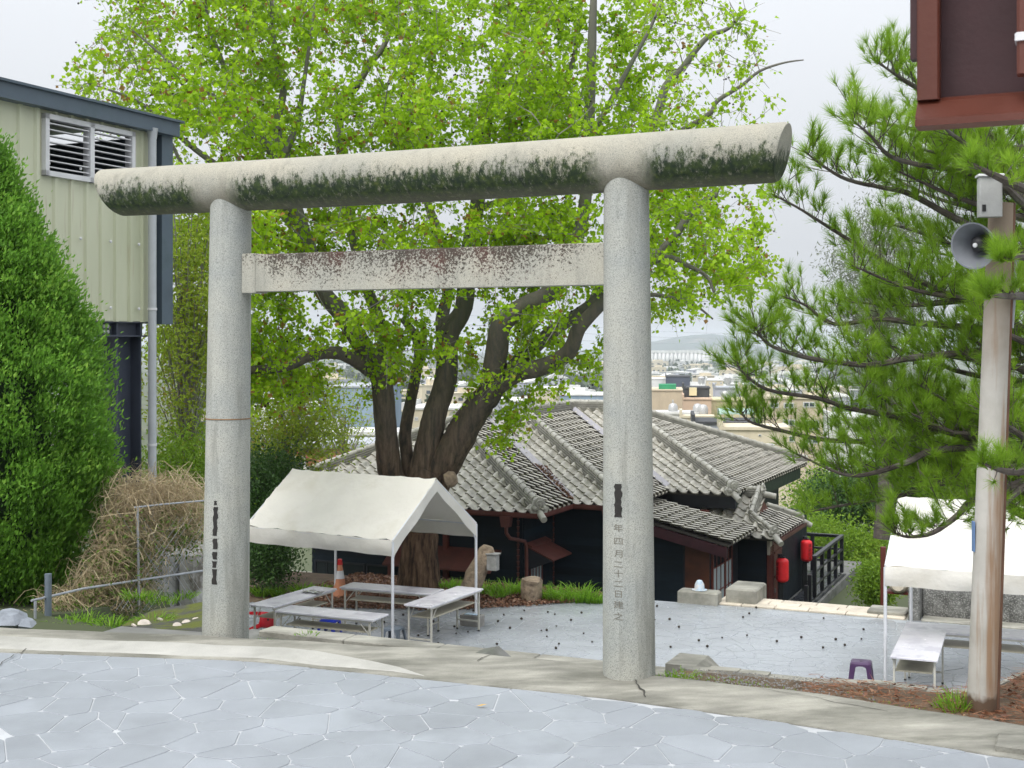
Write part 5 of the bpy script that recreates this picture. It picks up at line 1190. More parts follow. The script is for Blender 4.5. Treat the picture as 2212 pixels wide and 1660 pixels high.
# ------------------------------------------------------------------ pine on the right
pineb = mat('pine_bark', (.085, .07, .06), .85, .4, 8, bmp=.6, bs=25, dirt=(.16, .15, .14), dscale=5)
pine_l = leaf_mat('pine_needle', (.08, .18, .016), (.28, .46, .035), (.40, .54, .06), .5, 1.2)
YP = 10.2
PB = [[(1671, 422, 9.5), (1720, 447, 9.6), (1795, 494, 9.8), (1875, 544, 9.9), (1933, 580, 10), (2015, 621, 10.1), (2076, 649, 10.2), (2131, 673, 10.2), (2250, 730, 10.3)],
      [(1737, 326, 9.3), (1777, 358, 9.4), (1832, 389, 9.6), (1908, 406, 9.8), (1960, 417, 9.9), (2043, 461, 10), (2150, 520, 10.1), (2255, 600, 10.3)],
      [(1842, 238, 9.8), (1883, 263, 9.9), (1978, 281, 10), (2050, 310, 10.1), (2150, 380, 10.2), (2262, 470, 10.3)],
      [(1842, 260, 9.0), (1883, 296, 9.1), (1920, 336, 9.3), (1983, 356, 9.5), (2083, 371, 9.8), (2158, 401, 10), (2262, 460, 10.2)],
      [(1888, 130, 9.6), (1933, 160, 9.7), (1965, 181, 9.8), (2060, 235, 10), (2150, 300, 10.1), (2270, 400, 10.3)],
      [(2010, 240, 9.2), (2048, 283, 9.3), (2121, 338, 9.5), (2158, 389, 9.7), (2240, 470, 10.1)],
      [(1630, 705, 9.0), (1650, 735, 9.1), (1685, 756, 9.2), (1767, 778, 9.4), (1878, 789, 9.6), (1960, 775, 9.8), (2071, 764, 10), (2240, 750, 10.3)],
      [(1590, 780, 9.2), (1602, 801, 9.2), (1657, 842, 9.4), (1767, 861, 9.6), (1836, 883, 9.7), (1933, 900, 9.9), (2016, 925, 10), (2150, 960, 10.2), (2245, 985, 10.3)],
      [(1600, 885, 9.6), (1619, 911, 9.6), (1685, 930, 9.7), (1795, 952, 9.9), (1947, 952, 10.1), (2029, 930, 10.2), (2112, 933, 10.3), (2245, 940, 10.3)],
      [(1720, 980, 9.3), (1817, 1024, 9.4), (1878, 1024, 9.5), (1960, 999, 9.7), (2029, 972, 9.9), (2240, 960, 10.3)],
      [(1930, 1150, 9.1), (1960, 1160, 9.1), (2016, 1151, 9.2), (2071, 1112, 9.5), (2107, 1079, 9.8), (2245, 1030, 10.3)],
      [(1740, 1107, 9.6), (1850, 1087, 9.8), (1933, 1074, 9.9), (2016, 1049, 10), (2098, 1027, 10.2), (2245, 1000, 10.3)],
      [(1842, 798, 10.6), (1878, 820, 10.5), (1933, 850, 10.5), (1988, 872, 10.4), (2043, 897, 10.3), (2245, 940, 10.3)],
      [(1690, 640, 10.6), (1740, 660, 10.6), (1800, 700, 10.6), (1900, 690, 10.6), (2000, 700, 10.5), (2240, 720, 10.3)],
      [(1880, 640, 10.9), (1960, 660, 10.8), (2060, 650, 10.6), (2240, 640, 10.3)],
      [(1900, 480, 10.9), (1980, 500, 10.8), (2080, 540, 10.6), (2240, 600, 10.3)],
      [(1960, 740, 10.9), (2060, 800, 10.7), (2240, 830, 10.3)], [(1920, 1010, 10.8), (2040, 1010, 10.7), (2240, 990, 10.3)],
      [(2150, 610, 9.4), (2200, 640, 9.7), (2260, 700, 10.2)], [(2140, 900, 9.2), (2190, 930, 9.5), (2260, 980, 10.2)], [(2160, 1130, 9.4), (2180, 1080, 9.6), (2255, 1020, 10.2)], [(2120, 690, 9.3), (2170, 720, 9.6), (2260, 760, 10.2)],
      [(2060, 440, 10.8), (2140, 470, 10.7), (2250, 520, 10.3)], [(2030, 320, 10.7), (2120, 380, 10.6), (2255, 460, 10.3)]]
rp = random.Random(77)
for _ in range(27):
    tx, ty = rp.uniform(1780, 2190), rp.uniform(300, 1060)
    if tx < 1900 and not 560 < ty < 1010: tx += 150
    by = ty+rp.uniform(-20, 130); Ye = rp.uniform(9.3, 11.3); PB.append([(tx, ty, Ye), ((tx*2+2260)/3, (ty*2+by)/3+rp.uniform(0, 25), (Ye*2+10.3)/3), ((tx+2*2260)/3, (ty+2*by)/3+rp.uniform(0, 20), (Ye+20.6)/3), (2258, by, 10.3)])
PB += [[(2165, 560, 7.2), (2200, 555, 7.3), (2270, 560, 8.2)], [(2090, 350, 7.3), (2150, 380, 7.4), (2240, 420, 8)], [(2120, 1000, 7.2), (2180, 1020, 7.4), (2250, 1010, 8.2)], [(2130, 640, 7.2), (2180, 640, 7.4), (2260, 640, 8.4)]]
pine = thing('pine_tree', 'long-needled pine with layered branches behind the rusty concrete post', 'tree', P(2275, 1540, 10.4)); pine.location.z = -.1
pl0 = pine.location.copy(); pm = MB()
tp, trd = smooth_path([P(2275, 1560, 10.4)-pl0, P(2270, 1200, 10.4)-pl0, P(2255, 900, 10.35)-pl0, P(2260, 600, 10.3)-pl0, P(2275, 350, 10.3)-pl0, P(2290, 60, 10.3)-pl0, P(2300, -200, 10.3)-pl0], [.13, .115, .10, .085, .07, .05, .02]); pm.tube(tp, trd, 12, True, .06)
tufts_p, tufts_d, bp = [], [], []
for br in PB:
    q = pline(br)[::-1]; sp, sr = smooth_path([p-pl0 for p in q], [.034-.028*i/(len(q)-1) for i in range(len(q))], 4); pm.tube(sp, sr, 7, True, .08)
    n = len(sp); L_ = sum((sp[i+1]-sp[i]).length for i in range(n-1)); ns = int(L_/.032); cnt = 0
    for s_ in range(ns):
        u = (s_+random.random())/ns
        if u < .1: continue
        f_ = u*(n-1); i = min(int(f_), n-2); p = sp[i].lerp(sp[i+1], f_-i); t = (sp[i+1]-sp[i]).normalized()
        side = Vector((random.gauss(0, 1), random.gauss(0, 1), abs(random.gauss(.55, .6)))); side -= t*side.dot(t); side.normalize()
        d = (t*random.uniform(.25, .9)+side*random.uniform(.6, 1.1)).normalized(); l = random.uniform(.10, .55)*(1.05-.6*u)*(.35 if br[0][2] < 8 else 1)
        pts = [p+d*l*k/3+Vector((0, 0, .10*l*(k/3)**2*2)) for k in range(4)]; bp.append([list(x) for x in pts])
        tufts_p.append(pts[-1]); tufts_d.append((pts[-1]-pts[-2]).normalized()+Vector((0, 0, .5)))
        if l > .16:
            for kk_ in range(2 if l > .25 else 1):
                e = pts[1+kk_]; d2 = (d+Vector((random.gauss(0, .6), random.gauss(0, .6), random.gauss(.35, .4)))).normalized(); l2 = random.uniform(.05, .13); pq = [e+d2*l2*k/3 for k in range(4)]; bp.append([list(x) for x in pq]); tufts_p.append(pq[-1]); tufts_d.append(d2+Vector((0, 0, .45)))
    tufts_p.append(sp[-1]); tufts_d.append((sp[-1]-sp[-2]).normalized()+Vector((0, 0, .3)))
pm.build('trunk', pineb, pine, True)
V, FC, r = ribbons(bp, .008); o = put('twigs', npmesh('twigs', V, FC, r), pineb, pine); o['kind'] = 'stuff'
tp_ = np.array([list(x) for x in tufts_p]); td_ = unit(np.array([list(x) for x in tufts_d])); K = 48; nT = len(tp_)
spread = RNG.normal(size=(nT, K, 3))*.42; dd = unit(td_[:, None]+spread); ln = RNG.uniform(.075, .125, (nT, K)); st = tp_[:, None]-td_[:, None]*RNG.uniform(0, .05, (nT, K, 1))
rt = np.repeat(RNG.random(nT), K)*.6+RNG.random(nT*K)*.4
V, FC, r = blades(st.reshape(-1, 3), dd.reshape(-1, 3), ln.reshape(-1), .0038, .05, 1, rt)
o = put('crown', npmesh('crown', V, FC, r), pine_l, pine); o['kind'] = 'stuff'
print('pine tufts', nT, 'leaves', len(lc))
# ------------------------------------------------------------------ cypress on the left
thuja = leaf_mat('cypress_leaf', (.025, .085, .013), (.17, .37, .04), (.32, .52, .075), .4, 1.6)
th_c = P(-70, 1345, 12.6); cyp = thing('cypress_shrub', 'dense rounded deep-green cypress rising above the fence', 'conifer', th_c)
CH = EYE-(300-HY)/F*12.6-th_c.z; CRM = (232+70)/F*12.6
def cr(t): return CRM*np.clip(np.sin(np.clip((t*.93+.12), 0, 1)*math.pi*.94)**.62, .05, 1)*(1-.50*t**2.2)
core = MB(); core.lathe([(max(.05, float(cr(i/14))*.60), CH*(.03+.93*i/14)) for i in range(15)], 20); core.build('inner_shade', mat('cypress_inner', (.02, .045, .012), .95, .4, 6, bmp=0), cyp, True)  # solid dark core, added to keep light from showing through the foliage
trk = MB(); trk.tube([(0, 0, -.3), (0, 0, CH*.5)], [.1, .05], 10); trk.build('trunk', pineb, cyp, True)
nc = 1500; tz = RNG.random(nc)**.9; ta = RNG.uniform(0, 2*math.pi, nc); rr_ = cr(tz)*RNG.uniform(.78, 1.02, nc)*(1+.06*np.sin(ta*5+tz*21))
cc_ = np.stack([rr_*np.cos(ta), rr_*np.sin(ta), tz*CH*.97+.02], 1); od = unit(np.stack([np.cos(ta), np.sin(ta), np.full(nc, .95)], 1)); pr = 125
sc_ = RNG.uniform(.7, 1.25, (nc, 1, 1)); pos = cc_[:, None]+od[:, None]*RNG.uniform(-.06, .15, (nc, pr, 1))*sc_+RNG.normal(size=(nc, pr, 3))*.07*sc_
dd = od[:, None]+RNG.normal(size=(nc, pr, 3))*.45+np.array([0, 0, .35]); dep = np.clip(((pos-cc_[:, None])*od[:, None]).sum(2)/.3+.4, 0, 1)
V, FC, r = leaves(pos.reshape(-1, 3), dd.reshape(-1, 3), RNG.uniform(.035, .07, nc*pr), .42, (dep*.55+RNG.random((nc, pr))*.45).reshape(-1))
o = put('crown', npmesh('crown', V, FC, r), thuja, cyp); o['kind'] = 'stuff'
# ------------------------------------------------------------------ smaller trees, shrubs, grasses
def bushy(name, label, cat, cx, cy_, Y, rx, ry, rdep, m_leaf, nclump=160, per=40, ls=(.05, .09), clump=.22, asp=.5, base_y=None, trunk=True, group=None, up=.2, hollow=.0, tw=.012, seed=1, bark_=None, thr=-.35, dcol=None):
    rg = np.random.default_rng(seed); c = P(cx, cy_, Y); R3 = np.array([rx/F*Y, rdep, ry/F*Y]); b0 = P(cx, base_y or cy_+ry, Y)
    t = thing(name, label, cat, b0, 0, group); l0 = np.array(b0)
    d = unit(rg.normal(size=(nclump*2, 3)))*rg.uniform(hollow, 1, (nclump*2, 1))**.5; cp_ = np.array(c)+d*R3
    cp_ = cp_[vnoise(cp_, 1.3, seed) > thr][:nclump]; n = len(cp_)
    ax = np.array(b0)+(np.array(c)-np.array(b0))*np.clip((cp_[:, 2:3]-b0.z)/(max(c.z-b0.z, .1)+R3[2]), .05, .95)*.9
    k = 5; tt = np.linspace(0, 1, k)[None, :, None]; mid = (ax+cp_)/2+np.array([0, 0, .1]); path = (1-tt)**2*ax[:, None]+2*tt*(1-tt)*mid[:, None]+tt*tt*cp_[:, None]
    V, FC, r = ribbons(path-l0, tw*2); o = put('twigs', npmesh('twigs', V, FC, r), bark_ or twig_m, t); o['kind'] = 'stuff'
    if trunk:
        m_ = MB(); h = c.z-b0.z; w_ = max(.03, .035*h); m_.tube([(0, 0, -.2), (.03*h, 0, h*.4), (-.02*h, .02*h, h*.8), (.01, 0, h*1.2)], [w_, w_*.8, w_*.6, w_*.3], 8); m_.build('trunk', bark_ or pineb, t, True)
    if m_leaf:
        pos = cp_[:, None]+rg.normal(size=(n, per, 3))*clump; dd = rg.normal(size=(n, per, 3))+np.array([0, 0, up])
        rr = np.clip(rg.random((n, per))*.7+rg.random((n, 1))*.35, 0, 1.4)
        V, FC, r = leaves(pos.reshape(-1, 3)-l0, dd.reshape(-1, 3), rg.uniform(ls[0], ls[1], n*per), asp, rr.reshape(-1)); o = put('crown', npmesh('crown', V, FC, r), m_leaf, t); o['kind'] = 'stuff'
    return t
lf_y = leaf_mat('compound_leaf', (.14, .22, .025), (.36, .47, .045), (.36, .18, .06), .5, .8)
lf_d = leaf_mat('evergreen_leaf', (.014, .04, .010), (.06, .14, .025), (.12, .2, .05), .25, 1)
lf_b = leaf_mat('bright_leaf', (.07, .16, .015), (.26, .42, .035), (.33, .4, .05), .45, 1)
lf_c = leaf_mat('casuarina_leaf', (.13, .16, .10), (.27, .31, .21), None, .4, 1)
lf_ye = leaf_mat('yellow_leaf', (.25, .25, .02), (.5, .46, .03), None, .4, 1)
bushy('young_tree', 'light green tree with russet young leaves between shed and stone pillar', 'tree', 400, 690, 20.5, 85, 330, 1.3, lf_y, 190, 50, (.06, .11), .22, .42, 1260, seed=3)
bushy('young_tree', 'airy yellow-green tree behind the left pillar, above the tent roof', 'tree', 610, 920, 29, 150, 130, 1.8, lf_y, 150, 50, (.07, .13), .3, .42, 1180, seed=4, thr=-.2)
bushy('slender_tree', 'slender half-bare tree in front of the red brick house', 'tree', 745, 940, 36, 90, 130, 1.4, lf_y, 70, 22, (.07, .12), .3, .42, 1130, seed=5, tw=.02)
bushy('evergreen_shrub', 'dark evergreen shrub behind the left pillar and the tent', 'shrub', 575, 1075, 27, 75, 95, 1.2, lf_d, 170, 80, (.06, .1), .2, .5, 1200, seed=6)
bushy('evergreen_shrub', 'shady shrub hugging the cabinet at the house corner', 'shrub', 580, 1205, 26, 55, 65, .8, lf_d, 120, 60, (.05, .09), .18, .5, 1270, False, seed=7)
bushy('leafy_shrub', 'green undergrowth between the shed column and the pillar', 'shrub', 385, 1060, 19.5, 75, 110, 1.2, lf_b, 120, 60, (.05, .09), .22, .45, 1180, False, seed=8)
bushy('leafy_shrub', 'bright leafy shrub beyond the deck balustrade', 'shrub', 1775, 1190, 42, 100, 55, 1.6, lf_b, 200, 60, (.09, .15), .3, .5, 1240, False, seed=9)
bushy('leafy_shrub', 'broad bright shrub between the deck and the barrel rack', 'shrub', 1866, 1225, 42, 52, 62, 1.2, lf_b, 190, 60, (.09, .15), .26, .5, 1290, True, seed=10)
bushy('leafy_shrub', 'low leafy shrub beside the deck steps', 'shrub', 1890, 1265, 33, 26, 36, .5, lf_b, 110, 60, (.06, .11), .2, .5, 1310, True, seed=22)
bushy('evergreen_shrub', 'dark shrub mass behind the right-hand tent', 'shrub', 1905, 1090, 46, 170, 80, 2, lf_d, 260, 60, (.12, .2), .4, .5, 1180, False, seed=11)
bushy('leafy_shrub', 'pale green shrub over the back of the porch roof', 'shrub', 1790, 1080, 48, 85, 55, 1.6, lf_b, 130, 50, (.1, .17), .35, .5, 1180, False, seed=12)
bushy('leafy_shrub', 'green shrub filling the bank behind the pine boughs', 'shrub', 2110, 1020, 44, 130, 110, 2, lf_b, 200, 60, (.1, .18), .4, .5, 1160, False, seed=21)
bushy('bare_shrub', 'leafless pale shrub behind the corner of the tiled eave', 'shrub', 1765, 1025, 52, 60, 70, 2, None, 160, 1, tw=.012, base_y=1120, seed=13, bark_=mat('pale_twig', (.33, .29, .24), .8, .2, 3, bmp=0))
bushy('casuarina_tree', 'hazy grey-green feathery tree behind the pine', 'tree', 1905, 620, 40, 105, 230, 2.2, lf_c, 230, 60, (.09, .2), .36, .13, 1150, True, seed=14, up=-.8, thr=-.2)
bushy('yellow_shrub', 'yellow-flowered shrub in the stone-edged bed', 'shrub', 2195, 1215, 24.8, 38, 42, .4, lf_ye, 60, 40, (.05, .08), .12, .5, 1262, False, seed=15)
# dry vine thicket over the fence
straw_m = leaf_mat('dry_stem', (.26, .18, .10), (.56, .46, .29), (.62, .54, .38), .2, 2)
vt = thing('dry_vine_thicket', 'tangled straw-coloured dry vines heaped over the fence and shed foot', 'vines', P(300, 1310, 12.6)); v0 = np.array(vt.location)
VP_ = [(150, 1310), (215, 1205), (250, 1060), (300, 1050), (430, 1062), (440, 1120), (438, 1180), (330, 1195), (315, 1300), (150, 1350), (90, 1350), (90, 1320)]
xs = RNG.uniform(90, 445, 14000); ys = RNG.uniform(1045, 1350, 14000); kx = inpoly(xs, ys, VP_); xs, ys = xs[kx][:3000], ys[kx][:3000]; n = len(xs)
dn = 11.6+(xs-90)/350*1.9+RNG.uniform(-.25, .35, n); q = np.stack([(xs-CX)/F*dn, dn, EYE-(ys-HY)/F*dn], 1)
paths = []
for p in q:
    a = RNG.uniform(0, 6.28); l = RNG.uniform(.15, .55); d = np.array([math.cos(a), .5*math.sin(a), RNG.normal()*.5]); s_ = np.array([0, 0, RNG.uniform(.02, .22)]); c_ = RNG.normal(size=3)*.07
    t = np.linspace(0, 1, 7)[:, None]; paths.append(p+d*l*(t-.5)+s_*(4*t*(1-t))+c_*np.sin(t*6.28))
V, FC, r = ribbons(paths, RNG.uniform(.003, .0075, n)); o = put('dry_stems', npmesh('dry_stems', V-v0, FC, r), straw_m, vt); o['kind'] = 'stuff'
lower = q[(ys > 1120)]; lc2 = lower[RNG.integers(0, len(lower), 5200)]+RNG.normal(size=(5200, 3))*.09
V, FC, r = leaves(lc2-v0, RNG.normal(size=lc2.shape), RNG.uniform(.03, .06, len(lc2)), .45); o = put('weed_leaves', npmesh('weed_leaves', V, FC, r), leaf_mat('weed_leaf', (.05, .10, .015), (.17, .27, .04), (.4, .33, .2), .35, 2), vt); o['kind'] = 'stuff'
hm = MB(); hm.add([list(P(x, y, 12.4+(x-90)/350*1.9)-vt.location) for x, y in [(95, 1352), (160, 1310), (225, 1230), (262, 1110), (310, 1085), (320, 1190), (315, 1300), (200, 1345)]], [tuple(range(8))]); 
# leaf litter bed under the big tree
bed = MB(); bp_ = [(-14.4, 20.9), (-12.9, 21.2), (-11.0, 21.85), (-9.7, 23.0), (-8.7, 24.1), (-8.9, 24.35), (-11.0, 24.3), (-17.5, 24.1), (-17.5, 21.2)]
cxy = (-12.4, 22.9); ring0 = [(*p, PLZ+.004) for p in bp_]; ring1 = [(cxy[0]+(p[0]-cxy[0])*.55, cxy[1]+(p[1]-cxy[1])*.55, PLZ+.05) for p in bp_]
bed.add([W(*p) for p in ring0+ring1]+[W(*cxy, PLZ+.07)]+[W(p[0], p[1], PLZ-1.7) for p in ring0], [(i, (i+1) % 9, 9+(i+1) % 9, 9+i) for i in range(9)]+[(9+i, 9+(i+1) % 9, 18) for i in range(9)]+[(19+i, 19+(i+1) % 9, (i+1) % 9, i) for i in range(9)])
tag(bed.build('leaf_bed', soil, None, True), kind='structure')
def bedz(a, b):
    dmin = min(abs((bp_[i+1][0]-bp_[i][0])*(bp_[i][1]-b)-(bp_[i][0]-a)*(bp_[i+1][1]-bp_[i][1]))/math.dist(bp_[i], bp_[i+1]) for i in range(4)); return PLZ+min(.05, dmin*.09)
# grass clumps
lf_g = leaf_mat('grass_blade', (.06, .16, .012), (.22, .42, .03), (.32, .5, .06), .45, 3)
def grass(p, n, h, spread, label, name='grass_clump', width=.012, droop=.55, group=None, m=None, seed=0):
    t = thing(name, label, 'grass', p, 0, group); rg = np.random.default_rng(seed+int(p[0]*100) % 997)
    a = rg.uniform(0, 6.28, n); rad = rg.random(n)**.5*spread; base = np.stack([rad*np.cos(a), rad*np.sin(a), np.zeros(n)-.01], 1)
    d = np.stack([np.cos(a)*rg.uniform(.1, .9, n), np.sin(a)*rg.uniform(.1, .9, n), np.ones(n)], 1)
    V, FC, r = blades(base, d, rg.uniform(.5, 1, n)*h, width, droop, 4); o = put('blades', npmesh('blades', V, FC, r), m or lf_g, t); o['kind'] = 'stuff'; return t
gl = 'strappy bright green grass clump along the house wall and leaf bed'
for i, (x, y, s) in enumerate(((980, 1280, .8), (1015, 1293, .9), (1045, 1290, 1.0), (1100, 1292, 1.2), (1125, 1288, 1.0), (1190, 1298, 1.0), (1215, 1300, 1.25), (1250, 1300, 1.35), (1275, 1302, 1.0), (1290, 1303, .7), (565, 1292, .8), (600, 1293, .7), (650, 1290, .9), (690, 1290, .8), (960, 1280, .8), (1075, 1298, .7))):
    p = G(x, y, PLZ); p.z = PLZ+(bedz(*AB(p)) - PLZ if inpoly(*AB(p), bp_) else 0); grass(p, 120, .66*s, .16*s, gl, width=.018, droop=.5, group='grass clumps at the house wall', seed=i)
gv = 'short green grass tuft at the edge of the verge'
for i, (x, y, s) in enumerate(((1450, 1462, .8), (1475, 1462, .9), (1500, 1466, .5), (1590, 1478, .6), (1620, 1484, .5), (1560, 1472, .4), (1680, 1492, .4), (1850, 1505, .35), (1900, 1525, .4), (1960, 1535, .4))):
    grass(G(x, y+4, 0), 60, .13*s+.03, .10, gv, 'grass_tuft', .006, .5, 'grass tufts on the verge', seed=40+i)
for i, (x, y, s) in enumerate(((2080, 1530, 1.0), (2068, 1535, .8), (2055, 1538, .6))): grass(G(x, y, .0), 60, .2*s+.05, .09, 'lush grass growing at the foot of the rusty concrete post', 'grass_tuft', .008, .35, 'grass at the post foot', seed=60+i)
for i, (x, y, s) in enumerate(((430, 1378, .5), (560, 1386, .3), (665, 1368, .35), (1100, 1432, .4), (1150, 1436, .35), (1210, 1441, .3))): grass(P(x, y, 9.7 if x > 1000 else 10.1), 50, .07*s+.03, .10, 'tiny weeds sprouting from the concrete joint behind the gate', 'weed_tuft', .006, .6, 'weeds in the concrete joints', seed=70+i)
for i, (x, y, s, Y) in enumerate(((330, 1345, 1, 11), (240, 1352, 1.1, 11), (185, 1345, 1.2, 11.3), (300, 1290, 1.0, 12), (350, 1300, .8, 12.5), (150, 1350, 1, 11), (395, 1290, .8, 13))): grass(P(x, y, Y), 90, .24*s, .16, 'wild grass among dry stems below the shed', 'weed_tuft', .008, .6, 'wild grass below the shed', seed=80+i)
litter_m = leaf_mat('dead_leaf', (.05, .022, .013), (.22, .11, .065), (.42, .30, .22), .1, 3)
def scatter(n, poly, z, jit, sz, m, name, lift=.01, seed=0, edge=None):
    rg = np.random.default_rng(seed); a0, a1 = min(p[0] for p in poly), max(p[0] for p in poly); b0, b1 = min(p[1] for p in poly), max(p[1] for p in poly)
    a = rg.uniform(a0, a1, n*3); b = rg.uniform(b0, b1, n*3); k = inpoly(a, b, poly); a, b = a[k][:n], b[k][:n]
    zz = np.array([z(x, y) for x, y in zip(a, b)]) if callable(z) else np.full(len(a), z)
    c = np.stack([a*CT+b*ST, -a*ST+b*CT, zz+lift+rg.random(len(a))*jit], 1); d = rg.normal(size=c.shape); d[:, 2] *= .35
    V, FC, r = leaves(c, d, rg.uniform(*sz, len(a)), .6); o = put(name, npmesh(name, V, FC, r), m); return o
tag(scatter(9000, [(-14.4, 20.85), (-12.9, 21.1), (-11.0, 21.7), (-9.6, 22.85), (-8.5, 24.05), (-8.8, 24.3), (-10.5, 24.3), (-14.4, 24.1)], bedz, .05, (.05, .1), litter_m, 'leaf_litter', .012, 3), 'brown fallen leaves heaped beneath the big tree', 'leaves', kind='stuff')
tag(scatter(2600, [(-11.5, 28.0), (-11.0, 27.9), (-10.85, 27.9), (-12.2, 29.45), (-12.6, 29.5)], lambda a, b: EZ+.13+PI_*max(0, b-28), .04, (.05, .09), litter_m, 'valley_leaves', .0, 4), 'russet leaves caught in the roof valley', 'leaves', kind='stuff')
tag(scatter(1500, [(-1.4, 8.05), (-.35, 7.95), (1.5, 7.65), (3, 8.5), (1.5, 10), (-.1, 10), (-.6, 8.6), (-1.4, 8.5)], lambda a, b: .02+max(0, a+.5)*.05, .02, (.02, .05), leaf_mat('pine_litter_bit', (.07, .03, .02), (.22, .10, .055), (.4, .25, .16), .1, 4), 'verge_litter', .004, 5), 'brown leaf crumbs strewn over the verge soil', 'litter', kind='stuff')
nn = 11000; rg = np.random.default_rng(9); a = rg.uniform(-1.7, 3.2, nn); b = rg.uniform(7.8, 10, nn); k = (b > np.array([interp(x, KF) for x in a])) & (b < np.array([verge_far(x) for x in a])); a, b = a[k], b[k]
base = np.stack([a*CT+b*ST, -a*ST+b*CT, .022+np.maximum(0, a+.5)*.05+rg.random(len(a))*.02], 1); dd = rg.normal(size=base.shape); dd[:, 2] *= .12
V, FC, r = blades(base, dd, rg.uniform(.05, .13, len(a)), .0045, .02, 1); tag(put('pine_needle_litter', npmesh('pine_needle_litter', V, FC, r), leaf_mat('brown_needle', (.09, .032, .018), (.28, .12, .06), (.38, .22, .12), .1, 5)), 'fallen rust-brown pine needles on the soil by the post', 'litter', kind='stuff')
# gravel beside the right pillar
grv = MB(); rn = random.Random(5)
for i in range(900):
    a = rn.uniform(-2.55, -1.2); t_ = rn.random(); b = interp(a, KF)+(verge_far(a)-interp(a, KF))*t_*.85
    if rn.random() > 1-abs(a+2.0)/1.0: continue
    s_ = rn.uniform(.004, .009); p = W(a, b, .024); grv.add([p+Vector((s_*math.cos(k_*1.57+i), s_*math.sin(k_*1.57+i), 0)) for k_ in range(4)]+[p+Vector((0, 0, s_*.9))], [(0, 1, 4), (1, 2, 4), (2, 3, 4), (3, 0, 4)])
tag(grv.build('gravel', mat('gravel_grey', (.17, .17, .165), .8, .4, 30, bmp=0)), 'loose grey gravel at the foot of the inscribed pillar', 'gravel', kind='stuff')
# seed balls dropped on the plaza
BM_ = MB(); BM_.lathe([(.003, -.02), (.018, -.012), (.022, 0), (.018, .012), (.003, .02)], 8); BMM = BM_.mesh('seed_ball'); BMM.materials.append(pod_m)
rn = random.Random(21)
for i in range(70):
    x, y = rn.choice([(rn.gauss(1080, 130), rn.gauss(1345, 25)), (rn.uniform(940, 1300), rn.uniform(1312, 1395)), (rn.gauss(1480, 110), rn.gauss(1330, 22)), (rn.uniform(600, 950), rn.uniform(1340, 1395)), (rn.uniform(1420, 1900), rn.uniform(1315, 1420))])
    if not 1310 < y < 1430: continue
    g = G(x, y, PLZ); o = bpy.data.objects.new('seed_ball', BMM); C.objects.link(o); o.location = (g.x, g.y, PLZ+.024); s_ = rn.uniform(.7, 1.15); o.scale = (s_, s_, s_)
    tag(o, 'small dark seed ball dropped on the wet grey plaza', 'seed ball', 'fallen seed balls on the plaza')
lm = MB(); lm.add([(0, 0, 0), (.035, .012, .008), (.07, .004, .012), (.03, -.012, .006)], [(0, 3, 2), (0, 2, 1)]); g = G(1028, 1531, 0); o = lm.build('fallen_leaf', mat('ochre_leaf', (.55, .33, .05), .6, .2, 20, bmp=0)); o.location = (g.x, g.y, .014); tag(o, 'single ochre leaf lying on the grey paving', 'leaf')
# ------------------------------------------------------------------ post with loudspeaker
rust_post, nt, b = base_mat('rust_streaked_post'); co = coords(nt, 'obj'); s = node(nt, 'ShaderNodeSeparateXYZ'); nt.links.new(co, s.inputs[0])
c = ramp(nt, noise(nt, co, 3, 5), [(.3, (.34, .32, .28)), (.7, (.50, .48, .44))])
st_ = ramp(nt, noise(nt, co, 4, 5, .6, (2.2, 2.2, .12)), [(.50, 0.0), (.62, .8)]); c = mixc(nt, st_, c, (.24, .125, .05))
hi = node(nt, 'ShaderNodeMapRange'); nt.links.new(s.outputs[2], hi.inputs[0]); hi.inputs[1].default_value = 1.9; hi.inputs[2].default_value = 2.7
c = mixc(nt, math_(nt, 'MULTIPLY', hi.outputs[0], .75), c, (.15, .085, .035))
lo = math_(nt, 'ADD', s.outputs[2], math_(nt, 'MULTIPLY', noise(nt, co, 7, 3), -.2)); c = mixc(nt, ramp(nt, lo, [(.0, 1.0), (.04, 0.0)]), c, (.10, .06, .035))
nt.links.new(c, b.inputs['Base Color']); b.inputs['Roughness'].default_value = .75; bump(nt, b, noise(nt, co, 30, 4), .3, .01)
pb, pt = G(2120, 1541, 0), None; Yp = pb.y
pst = thing('utility_post', 'rust-streaked round concrete post carrying a horn loudspeaker', 'post', pb)
topp = P(2164, 440, Yp)-pb; mid = P(2160, 520, Yp)-pb
m_ = MB(); m_.tube([(0, 0, -.2), (0, 0, 0)]+[tuple(mid*t) for t in (.2, .4, .6, .8, 1)]+[tuple(topp)], [.085, .085, .083, .081, .079, .077, .075, .07], 24); m_.build('shaft', rust_post, pst, True)
m_ = MB(); m_.tube([Vector((.075, -.03, -.1)), mid+Vector((.062, -.03, 0)), topp+Vector((.055, -.03, 0))], .016, 8); m_.build('conduit', mat('rusty_conduit', (.12, .06, .035), .7, .3, 6), pst, True)
m_ = MB(); m_.tube([Vector((.2, .05, 2.3)), mid+Vector((.12, .05, -.1))], .012, 6); m_.build('stay_rod', galv, pst, True)
m_ = MB(); m_.bev(-.092, -.083, -.02, .02, -.05, .13, .002, Matrix.Translation(mid*.36)); m_.build('blue_plate', mat('blue_plate', (.12, .2, .36), .5, .2, 10), pst)
hp = P(2117, 527, Yp-.16); horn = thing('horn_loudspeaker', 'grey horn loudspeaker fixed high on the rust-streaked post', 'loudspeaker', hp)
hd = (Vector((-.3, -6, 2.05))-Vector((hp.x, hp.y, hp.z))).normalized(); hd = Vector((-.72, -.66, -.2)).normalized(); Mh = hd.to_track_quat('Z', 'Y').to_matrix().to_4x4()
